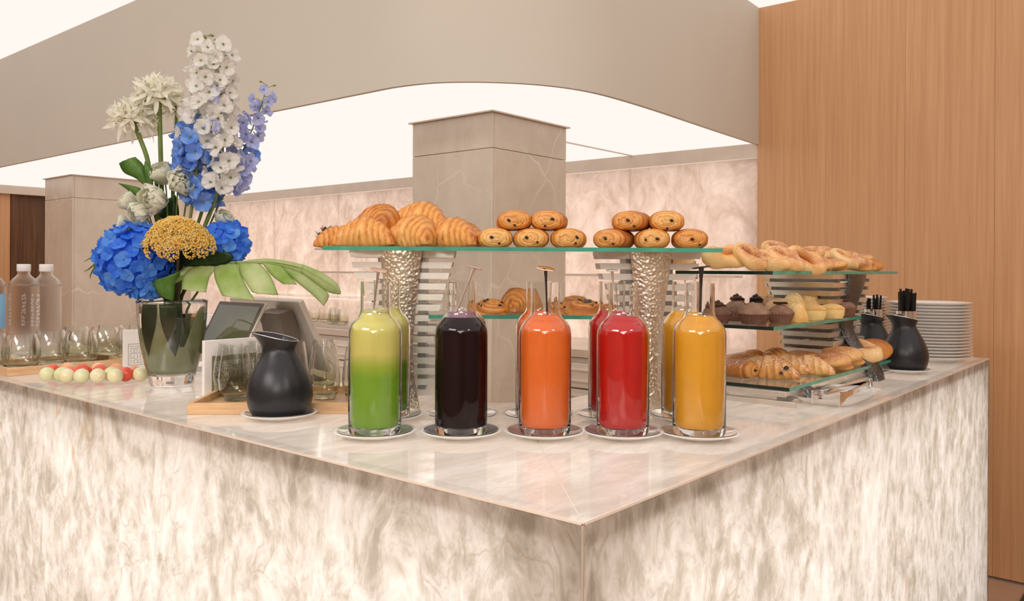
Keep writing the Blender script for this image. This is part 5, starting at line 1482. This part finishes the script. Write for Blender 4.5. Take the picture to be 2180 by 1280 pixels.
# hydrangeas
HF = [floret4('floret', 0.0215, M['blue_petal'], 1), floret4('floret', 0.0225, M['blue_petal'], 2), floret4('floret', 0.021, M['blue_petal2'], 3), floret4('floret', 0.0225, M['blue_petal'], 4)]
def hydrangea(label, cx_, cy_, d, rpx, n, seed, ft, pale):
    t = flower('hydrangea', label)
    c = rel(cx_, cy_, d); q = random.Random(seed)
    sx, sy = rpx[0] * d / F, rpx[1] * d / F
    MB().ell(c, (sx * .74, sx * .70, sy * .74), 18, 12).build('flower_core', M['blue_petal'], t)
    stem_of(t, [c + Vector((0, 0, -sy * .5)), lerp(c, Vector((0, 0, .22)), .8), foot(*ft, 0.12), foot(*ft)], 0.005, 0.005, 'stem_brown')
    for k in range(n):
        z = 1 - 2 * (k + .5) / n; a = k * 2.39996
        r_ = math.sqrt(1 - z * z)
        dv_ = Vector((r_ * math.cos(a), r_ * math.sin(a), z))
        if dv_.dot(FWD) > 0.62: continue
        j = 1 + q.uniform(-.07, .07)
        loc = c + Vector((dv_.x * sx, dv_.y * sx, dv_.z * sy)) * 0.90 * j
        n_ = (dv_ + Vector((q.uniform(-.35, .35), q.uniform(-.35, .35), q.uniform(-.25, .35)))).normalized()
        me = HF[2] if q.random() < pale + 0.3 * max(0, -dv_.z) else HF[q.choice((0, 1, 3))]
        inst('floret', me, t, loc, face(n_, q.uniform(0, 6)), q.uniform(.92, 1.16))
hydrangea('large deep blue hydrangea head beside the marble pillar', 290, 551, DV - 0.06, (84, 80), 105, 1, (-0.02, 0.03), 0.18)
hydrangea('smaller blue hydrangea head behind the yellow flower', 478, 519, DV - 0.02, (50, 46), 52, 2, (0.03, -0.01), 0.5)
hydrangea('small pale blue hydrangea tuft hanging over the vase rim', 313, 606, DV - 0.07, (38, 26), 34, 5, (0.0, 0.04), 0.8)

# yellow achillea
t = flower('achillea', 'domed mustard yellow achillea head in the middle of the bouquet')
c = rel(380, 507, DV - 0.115); q = random.Random(5)
stem_of(t, [c + Vector((0, 0, -0.03)), Vector((0.0, -0.02, 0.19)), foot(0.0, -0.015, .1), foot(0.0, -0.015)], 0.004, 0.004, 'stem_brown')
ico = []
mb = MB()
def blob(c_, r_):
    b = len(mb.v)
    for dx, dy, dz in ((1, 0, 0), (-1, 0, 0), (0, 1, 0), (0, -1, 0), (0, 0, 1), (0, 0, -1)): mb.v.append((c_[0] + dx * r_, c_[1] + dy * r_, c_[2] + dz * r_))
    for f in ((0, 2, 4), (2, 1, 4), (1, 3, 4), (3, 0, 4), (2, 0, 5), (1, 2, 5), (3, 1, 5), (0, 3, 5)): mb.face(tuple(b + i for i in f))
AR, AH = 0.088, 0.060
def dome_pt(rr, a, k=1.0):
    x, y = rr * math.cos(a) * AR * k, rr * math.sin(a) * AR * .66 * k
    z = AH * (1 - rr ** 2.2) * k - 0.016 * max(0, rr - .5)
    return c + Matrix.Rotation(YAW, 3, 'Z') @ (Matrix.Rotation(R(24), 3, 'X') @ Vector((x, y, z))) + Vector((0, 0, -0.012))
for k in range(96):
    rr = min(1.02, math.sqrt((k + .5) / 94) * q.uniform(.93, 1.07)); a = k * 2.39996
    cc = dome_pt(rr, a) + Vector((0, 0, q.uniform(-.005, .004)))
    up = (cc - c + Vector((0, 0, .02))).normalized()
    s1 = up.orthogonal().normalized(); s2 = up.cross(s1); cr_ = q.uniform(.016, .022)
    for j in range(64):
        r2 = math.sqrt(q.random()); b_ = q.uniform(0, 2 * PI)
        pt = cc + (s1 * math.cos(b_) + s2 * math.sin(b_)) * r2 * cr_ + up * (0.009 * (1 - r2 * r2) + q.uniform(-.002, .002))
        blob(pt, q.uniform(0.0021, 0.0033))
tag(mb.build('tiny_florets', M['yellow'], t, sharp=80, weld=False), kind='stuff')
MB().grid([[dome_pt(i / 8, 2 * PI * k / 28, .74) + Vector((0, 0, .010)) for k in range(28)] for i in range(9)], wv=True).build('flower_head', M['yellow'], t)

# white nerines
def nerine_floret(name, seed):
    q = random.Random(seed); mb = MB()
    for k in range(6): petal(mb, 0.050 * q.uniform(.9, 1.1), 0.0060, 0.25, -0.34, rz(k * PI / 3 + q.uniform(-.15, .15)) @ ry(-q.uniform(.55, .95)), 5, 2, .55, .3)
    for k in range(4): mb.tube([(0, 0, 0), (0.006 * math.cos(k * 1.6), 0.006 * math.sin(k * 1.6), 0.026)], 0.0006, 4, mi=0)
    mb.ell((0.003, 0, 0.027), (0.002, 0.002, 0.0025), 6, 4, mi=1)
    return mb.mesh(name, [M['nerine'], M['anther']], sharp=180, weld=False)
NF = [nerine_floret('floret', k) for k in (1, 2, 3)]
def nerine(label, hx, hy, path_, d, n, seed, sc=1.0, ft=(0, 0)):
    t = flower('nerine', label); q = random.Random(seed)
    h = rel(hx, hy, d)
    pts = [h] + [rel(x, y, d) for x, y in path_] + [Vector((ft[0] * .6, ft[1] * .6, .24)), foot(*ft, .14), foot(*ft)]
    stem_of(t, pts, 0.0062 * sc, 0.0068)
    for k in range(n):
        z = 0.98 - 1.25 * (k + .5) / n; a = k * 2.39996 + seed
        r_ = math.sqrt(max(0, 1 - z * z)); dv_ = Vector((r_ * math.cos(a), r_ * math.sin(a), z + .1)).normalized()
        p0 = h; p1 = h + dv_ * 0.036 * sc
        MB().tube([p0, lerp(p0, p1, .5) + Vector((0, 0, .004)), p1], [0.0018, 0.0015, 0.0024], 5).build('pedicel', M['stem'], t)
        inst('floret', NF[k % 3], t, p1, face(dv_ + Vector((0, 0, -.1)), q.uniform(0, 6)), sc * q.uniform(.9, 1.1))
nerine('spidery white flower head leaning towards the picture edge', 284, 262, [(296, 290), (314, 340), (322, 400), (340, 500)], DV + 0.02, 24, 1, 1.02, (-0.03, 0.0))
nerine('highest spidery white flower head, upright beside the delphinium', 339, 214, [(340, 250), (342, 330), (345, 420), (352, 520)], DV + 0.03, 24, 4, 1.05, (0.0, 0.02))
nerine('third white flower, mostly hidden, on a bare stem next to the delphinium', 376, 240, [(374, 290), (370, 340), (368, 440)], DV + 0.07, 7, 8, .72, (0.02, 0.02))

# delphiniums
def dset(nm, mat, r_): return [floret5(nm, r_, mat, k, M['bud']) for k in (1, 2, 3)]
DW, DB_, DL = dset('floret', M['white_petal'], 0.027), dset('floret', M['delph_blue'], 0.028), dset('floret', M['delph_lilac'], 0.026)
BUD = MB().ell((0, 0, 0.005), (0.004, 0.004, 0.0065), 8, 6).mesh('bud', M['bud'])
def delph(label, path_, d, n, rad, pick, seed, ft, buds=5, r0=0.0028, r1=0.0052, span=(0.0, 1.0), bare=0.12, sc=(.7, 1.1)):
    t = flower('delphinium', label); q = random.Random(seed)
    pts = [rel(x, y, d) for x, y in path_]
    full = pts + [Vector((ft[0] * .7, ft[1] * .7, .25)), foot(*ft, .14), foot(*ft)]
    stem_of(t, full, r0, r1, 'stem', 40)
    cl = smooth_path(pts, 60)
    for k in range(n):
        f = span[0] + (span[1] - span[0]) * (k + .5) / n
        p0 = cl[min(60, int(f * 60))]; a = k * 2.39996 + seed
        dv_ = (RGT * math.cos(a) + FWD * math.sin(a) + UP * q.uniform(-.05, .35)).normalized()
        if f < bare:
            p1 = p0 + dv_ * 0.018 + UP * 0.006
            MB().tube([p0, p1], 0.0009, 4).build('pedicel', M['stem'], t)
            inst('bud', BUD, t, p1, face(dv_, 0), q.uniform(.7, 1.1)); continue
        rr = rad * lerp(.72, 1.05, min(1, f * 1.6)) * q.uniform(.8, 1.15)
        p1 = p0 + dv_ * rr
        MB().tube([p0, lerp(p0, p1, .6) + UP * .003, p1 - dv_ * .004], 0.0009, 4).build('pedicel', M['stem'], t)
        fac = (dv_ * 0.9 + TOCAM * 0.55 + Vector((q.uniform(-.4, .4), q.uniform(-.4, .4), q.uniform(-.5, .3)))).normalized()
        inst('floret', pick(f, q)[k % 3], t, p1, face(fac, q.uniform(0, 6)), lerp(sc[0], sc[1], min(1, f * 1.5)) * q.uniform(.88, 1.12))
delph('white delphinium spire with the highest green buds', [(436, 76), (440, 150), (436, 215), (428, 290), (420, 350), (412, 420)], DV - 0.03, 58, 0.042,
      lambda f, q: DW if f < .62 or q.random() < .2 else DB_, 1, (0.01, -0.03), span=(0, .80), bare=.05, sc=(.82, 1.0))
delph('white delphinium spire beside the tallest one, white nearly all the way down', [(469, 90), (468, 150), (468, 220), (472, 290), (474, 350), (462, 410), (450, 450)], DV - 0.02, 60, 0.036,
      lambda f, q: DW if q.random() < .9 else DL, 2, (0.03, 0.01), span=(0, .84), bare=.05, sc=(.8, 1.02))
delph('blue delphinium stem, deep blue in the lower middle of the spires', [(452, 178), (432, 240), (414, 300), (408, 350), (424, 400), (433, 440)], DV - 0.0, 50, 0.038,
      lambda f, q: DB_, 3, (0.015, 0.03), span=(.28, .98), bare=0.0, sc=(.85, 1.02), r0=0.0045)
delph('lilac blue delphinium spray leaning out past the white spires', [(569, 182), (556, 225), (540, 268), (522, 310), (500, 360), (484, 400), (455, 460)], DV + 0.05, 26, 0.030,
      lambda f, q: DL if q.random() < .8 else DB_, 4, (0.04, 0.0), span=(0, .66), bare=.07, sc=(.62, 1.0), r0=0.0013, r1=0.0035)
delph('short lilac delphinium side spray low beside the ceiling line', [(520, 345), (508, 372), (494, 396), (470, 425), (442, 458)], DV + 0.02, 14, 0.026,
      lambda f, q: DL, 6, (0.03, -0.02), span=(0, .55), bare=0.0, sc=(.85, 1.05), r0=0.0012, r1=0.0026)

# cream lisianthus
def rose_mesh(name, r_, seed, mat):
    q = random.Random(seed); mb = MB()
    for ring, (n, tilt, L) in enumerate(((3, 1.45, .95), (5, 1.22, 1.05), (6, 0.95, 1.12))):
        for k in range(n):
            petal(mb, r_ * L * 1.25, r_ * .85, 0.30, -0.06 + 0.12 * ring, rz(k * 2 * PI / n + ring * .5 + q.uniform(-.1, .1)) @ tr_(r_ * .10 * ring, 0, 0) @ ry(-tilt), 7, 6, .82, .40, 0, 0, r_ * .015)
    return mb.mesh(name, mat, sharp=180, weld=False)
RO = [rose_mesh('bloom', 0.040, k, M['cream_petal']) for k in (1, 2)]
BELL = MB().lathe(prof_smooth([(0.0005, 0), (0.010, 0.002), (0.019, 0.012), (0.0215, 0.026), (0.017, 0.038), (0.008, 0.044), (0.0005, 0.045)], 20), 18).mesh('bloom', M['cream_petal'])
for px, py, d, dirx, k, sc, lab in ((383, 392, -0.03, (.35, -.2), 0, 1.12, 'open cream lisianthus bloom above the yellow achillea'), (346, 378, 0.0, (-.1, .3), 1, 1.0, 'cream lisianthus bloom below the bare green stems'),
                                 (338, 424, -0.05, (-.2, -.4), 1, 1.15, 'cream lisianthus bloom hanging over the blue hydrangea'), (312, 447, -0.05, (-.4, -.6), 2, 1.35, 'closed cream bloom drooping onto the blue hydrangea'),
                                 (282, 436, -0.03, (-.6, .15), 2, 1.15, 'round cream bud at the outer edge above the hydrangea'), (412, 402, 0.0, (.9, 0), 2, .9, 'cream bud pointing to the blue delphinium'),
                                 (262, 478, -0.04, (-.7, -.1), 1, .7, 'small white bloom peeping out beside the hydrangea'), (475, 468, 0.0, (.5, .4), 1, .75, 'small white bloom beside the second hydrangea'), (300, 462, -.06, (-.3, -.3), 1, .7, 'small cream bloom low at the hydrangea top')):
    t = flower('lisianthus', lab)
    p = rel(px, py, DV + d)
    dv_ = (RGT * dirx[0] + UP * (dirx[1] + .35) + TOCAM * .5).normalized()
    me = RO[k % 2]
    inst('bloom', me, t, p - dv_ * 0.020, face(dv_, 1.0 + px), sc if k < 2 else (sc * .62, sc * .62, sc * .85))
    stem_of(t, [p - dv_ * 0.014, p - dv_ * 0.03 + Vector((0, 0, -.02)), lerp(p, Vector((0, 0, .26)), .75), Vector((0.01, 0.0, .22)), foot(0.012, 0.004, .1), foot(0.012, 0.004)], 0.0022, 0.0026)

# leaves
def leaf_strip(t, L_, R_, mat, nm='blade', bulge=0.012, n=12, mm=6, thick=0.0008):
    """surface between two edge curves (points relative to the vase)"""
    a, b = smooth_path(L_, n), smooth_path(R_, n); rows = []
    for p, q_ in zip(a, b):
        wdt = (q_ - p).length
        row = []
        for j in range(mm + 1):
            f = j / mm
            row.append(lerp(p, q_, f) + TOCAM * bulge * math.sin(f * PI) * min(1, wdt / .03) - TOCAM * 0.004 * math.exp(-((f - .5) / .08) ** 2) * min(1, wdt / .03))
        rows.append(row)
    o = MB().grid(rows).build(nm, M[mat], t, sharp=180, weld=False)
    md = o.modifiers.new('solid', 'SOLIDIFY'); md.thickness = thick
    return o
def px_pts(pl, d): return [rel(x, y, DV + d + (p[2] if len(p) > 2 else 0)) for p in pl for x, y in [p[:2]]]
mo = flower('monstera_leaf', 'large split yellow green leaf reaching out over the till', 'leaf')
lobes = [
    ([(400, 563), (376, 584), (357, 608)], [(420, 565), (398, 590), (356, 611)], -.02),
    ([(416, 565), (392, 586), (387, 616)], [(468, 565), (447, 590), (439, 623)], -.05),
    ([(456, 563), (457, 592), (473, 630)], [(506, 561), (520, 600), (544, 641)], -.06),
    ([(508, 561), (515, 588), (538, 624)], [(552, 561), (576, 588), (593, 629)], -.05),
    ([(558, 560), (580, 588), (604, 605)], [(601, 567), (618, 588), (632, 606)], -.03),
    ([(600, 568), (624, 594), (662, 625), (690, 652)], [(643, 581), (676, 606), (700, 628), (690, 651)], -.03),
    ([(641, 580), (676, 606), (702, 623), (725, 627)], [(645, 563), (684, 580), (714, 600), (726, 622)], -.01),
    ([(500, 563), (552, 562), (600, 570), (650, 586)], [(500, 559), (560, 551), (604, 555), (648, 564)], 0.01)]
for L_, R_, d in lobes:
    LL = [rel(x, y, DV - .06 + d * i / (len(L_) - 1)) for i, (x, y) in enumerate(L_)]
    RR = [rel(x, y, DV - .06 + d * i / (len(R_) - 1)) for i, (x, y) in enumerate(R_)]
    leaf_strip(mo, LL, RR, 'monstera', 'leaf_lobe', 0.010, 12, 8)
mid_ = [rel(x, y, DV - .062) for x, y in ((398, 566), (450, 562), (505, 558), (560, 556), (605, 561), (650, 573), (700, 600), (724, 622))]
MB().tube(smooth_path(mid_, 24), [lerp(.0028, .0006, i / 24) for i in range(25)], 6).build('midrib', M['leaf_vein'], mo)
stem_of(mo, [mid_[2], rel(450, 575, DV - .05), rel(425, 615, DV - .02), Vector((0.03, -0.02, .2)), foot(0.02, -0.02, .1), foot(0.015, -0.02)], 0.003, 0.0035, 'stem')
def simple_leaf(label, pl, pr, mat, d, stem_to=None, nm='leaf_sprig', b=.01):
    t = flower(nm, label, 'leaf')
    leaf_strip(t, px_pts(pl, d), px_pts(pr, d), mat, 'blade', b)
    base = px_pts([pl[0]], d)[0]
    stem_of(t, [base, lerp(base, Vector((0, 0, .24)), .6), Vector((-0.005, -0.005, .2)), foot(-0.01, -0.01, .12), foot(-0.01, -0.01)], 0.002, 0.002, 'stem')
    return t
simple_leaf('dark green rounded leaf dipping over the vase rim', [(383, 578), (345, 592), (318, 600), (345, 632), (368, 640)], [(384, 579), (380, 588), (373, 602), (371, 628), (369, 640)], 'leaf_mid', -.10)
simple_leaf('broad very dark leaf below the yellow achillea', [(392, 566), (420, 548), (452, 530), (480, 530), (497, 546)], [(392, 568), (430, 567), (465, 566), (486, 560), (497, 549)], 'leaf_dark', -.07)
simple_leaf('dark leaf behind the achillea and hydrangea', [(355, 575), (372, 545), (400, 525), (430, 525)], [(356, 580), (385, 575), (415, 570), (440, 560)], 'leaf_dark', -.03)
simple_leaf('dark leaf below the cream blooms', [(360, 470), (338, 460), (352, 430), (372, 415)], [(364, 470), (380, 462), (380, 440), (374, 416)], 'leaf_dark', 0.0)
simple_leaf('upright green leaf with a torn tip beside the white flower stem', [(322, 412), (292, 382), (264, 368), (253, 348)], [(328, 412), (312, 375), (306, 352), (288, 334)], 'leaf_mid', -.01)
simple_leaf('narrow green leaf hugging the white flower stem', [(318, 412), (310, 385), (306, 362), (308, 344)], [(328, 410), (326, 385), (324, 360), (309, 343)], 'leaf_mid', -.03)
simple_leaf('pointed green leaf reaching out above the cream bud', [(308, 425), (285, 415), (268, 402), (252, 391)], [(312, 415), (300, 402), (284, 396), (253, 390)], 'leaf_mid', -.02)
simple_leaf('short green leaf tip beside the tall white flower stem', [(330, 400), (328, 380), (329, 362), (329, 356)], [(338, 400), (336, 380), (332, 362), (331, 356)], 'leaf_mid', 0.02)
for i, (pts, lab) in enumerate((([(222, 545), (200, 546), (188, 552), (178, 558)], 'upper thin grass blade beside the hydrangea'), ([(215, 538), (203, 536), (192, 538)], 'topmost wispy grass blade beside the hydrangea'), ([(214, 560), (198, 566), (188, 574), (178, 579)], 'lower thin grass blade beside the hydrangea'), ([(214, 562), (200, 572), (192, 588), (194, 594)], 'curled grass blade hanging beside the hydrangea'))):
    t = flower('grass_blade', lab, 'leaf', 'grass blades of the bouquet')
    pp = [rel(x, y, DV - .02) for x, y in pts]
    MB().tube(smooth_path([rel(300, 570, DV)] + pp, 14), [0.0022 * (1 - (k / 14) ** 3) + .0003 for k in range(15)], 5, flat=.4).build('blade', M['leaf_mid'], t)
# leaves lining the vase, under water
M['lining'] = leafmat('olive_lining_leaf', (0.56, 0.58, 0.22), (0.92, 0.90, 0.66), 0.15, 9)
def vrad(z):
    for (r0, z0), (r1, z1) in zip(vo[:-1], vo[1:]):
        if z0 <= z <= z1: return lerp(r0, r1, (z - z0) / (z1 - z0 + 1e-9)) - 0.0075
    return vo[-1][0] - 0.0075
def lining_top(a):
    g = lambda c_, w_: math.exp(-(((a - R(c_) + PI) % (2 * PI) - PI) / R(w_)) ** 2)
    return 0.222 - 0.062 * g(-136, 20) - 0.115 * g(-48, 20) - 0.07 * g(60, 30) - 0.08 * g(130, 26)
for a0, a1, lab in ((-182, 2, 'broad olive leaf lining the front of the vase'), (6, 174, 'olive leaf lining the back of the vase')):
    t = flower('lining_leaf', lab, 'leaf')
    rows = []
    for k in range(15):
        row = []
        for j in range(25):
            a = R(lerp(a0, a1, j / 24)); z = lerp(0.036, lining_top(a), k / 14); rr = vrad(z)
            row.append((rr * math.cos(YAW + a), rr * math.sin(YAW + a), z))
        rows.append(row)
    MB().grid(rows).build('blade', M['lining'], t, weld=False).modifiers.new('solid', 'SOLIDIFY').thickness = 0.0008
for a0, lab in ((R(-108), 'dark leaf blade curled inside the vase on the fruit side'), (R(-74), 'dark leaf blade curled inside the vase on the till side')):
    t = flower('lining_leaf', lab, 'leaf')
    rows = []
    for k in range(15):
        s_ = k / 14; z = lerp(0.085, 0.228, s_); row = []
        for j in range(13):
            f = -1 + j / 6
            a = a0 + f * 0.30 * math.sin(PI * (0.005 + 0.66 * s_)) ** .9 + 0.22 * (s_ - 1) * (1 if a0 < R(-90) else -1); rr = vrad(z) + 0.0022
            row.append((rr * math.cos(YAW + a), rr * math.sin(YAW + a), z))
        rows.append(row)
    MB().grid(rows).build('blade', M['leaf_dark'], t, weld=False).modifiers.new('solid', 'SOLIDIFY').thickness = 0.0008

# ---------------------------------------------------------------- things along the back wall
def potted(label, p, pot, h, seed, red, potmat):
    t = thing('potted_plant', label, 'plant', p, 0); q = random.Random(seed)
    MB().lathe([(0, 0), (pot * .72, 0), (pot * .8, .004), (pot, pot * 1.5), (pot * .9, pot * 1.5), (pot * .85, pot * 1.3), (0, pot * 1.3)], 20).build('pot', potmat, t)
    mb, mr = MB(), MB()
    for k in range(60):
        a, b = q.uniform(0, 2 * PI), q.uniform(.2, 1.35 if red else .5)
        L = h * q.uniform(.5, 1.0)
        mtx = tr_(0, 0, pot * 1.3) @ rz(a) @ ry(-b) @ tr_(L * .45, 0, 0)
        petal(mr if red and q.random() < .38 and b > .6 else mb, L * .55, L * .13, .1, -.1, mtx, 3, 2, .5, .3)
    tag(mb.build('foliage', M['leaf_dark'] if red else leafmat('grey_green', (0.20, 0.24, 0.17), (0.32, 0.36, 0.27)), t, weld=False, sharp=180), kind='stuff')
    if red: tag(mr.build('red_blooms', simple('red_bloom', (0.50, 0.12, 0.07), 0.6), t, weld=False, sharp=180), kind='stuff')
px_ = PU(695, 530, WU - 0.08); potted('small blue pot of reddish flowers on the wall ledge', (px_.x, px_.y, 1.5372), 0.055, 0.13, 3, True, M['blue_pot'])
px_ = PU(838, 500, WU - 0.08); potted('grey green sprig plant on the wall ledge behind the croissants', (px_.x - 0.03, px_.y, 1.5372), 0.04, 0.22, 6, False, M['white'])
cs = PU(672, 700, 2.95)
t = thing('glass_case', 'long pale glass display case on the back counter', 'display case', (cs.x, cs.y, BZ + 0.0005), 0)
MB().box((0, 0, 0.01), (0.34, 1.5, 0.02)).build('case_base', M['silver'], t, bevel=0.002)
MB().box((-0.165, 0, 0.115), (0.008, 1.48, 0.19)).build('front_pane', M['clear_plastic'], t)
MB().box((0, 0, 0.212), (0.34, 1.5, 0.008)).build('top_pane', M['clear_plastic'], t)
for s_ in (-1, 1): MB().box((0, s_ * 0.742, 0.115), (0.33, 0.008, 0.19)).build('end_pane', M['clear_plastic'], t)
q = random.Random(2)
g0 = None
for k in range(12):
    loc = (cs.x + q.uniform(-.06, .06), cs.y - 0.62 + k * 0.11, BZ + 0.0215)
    if g0 is None:
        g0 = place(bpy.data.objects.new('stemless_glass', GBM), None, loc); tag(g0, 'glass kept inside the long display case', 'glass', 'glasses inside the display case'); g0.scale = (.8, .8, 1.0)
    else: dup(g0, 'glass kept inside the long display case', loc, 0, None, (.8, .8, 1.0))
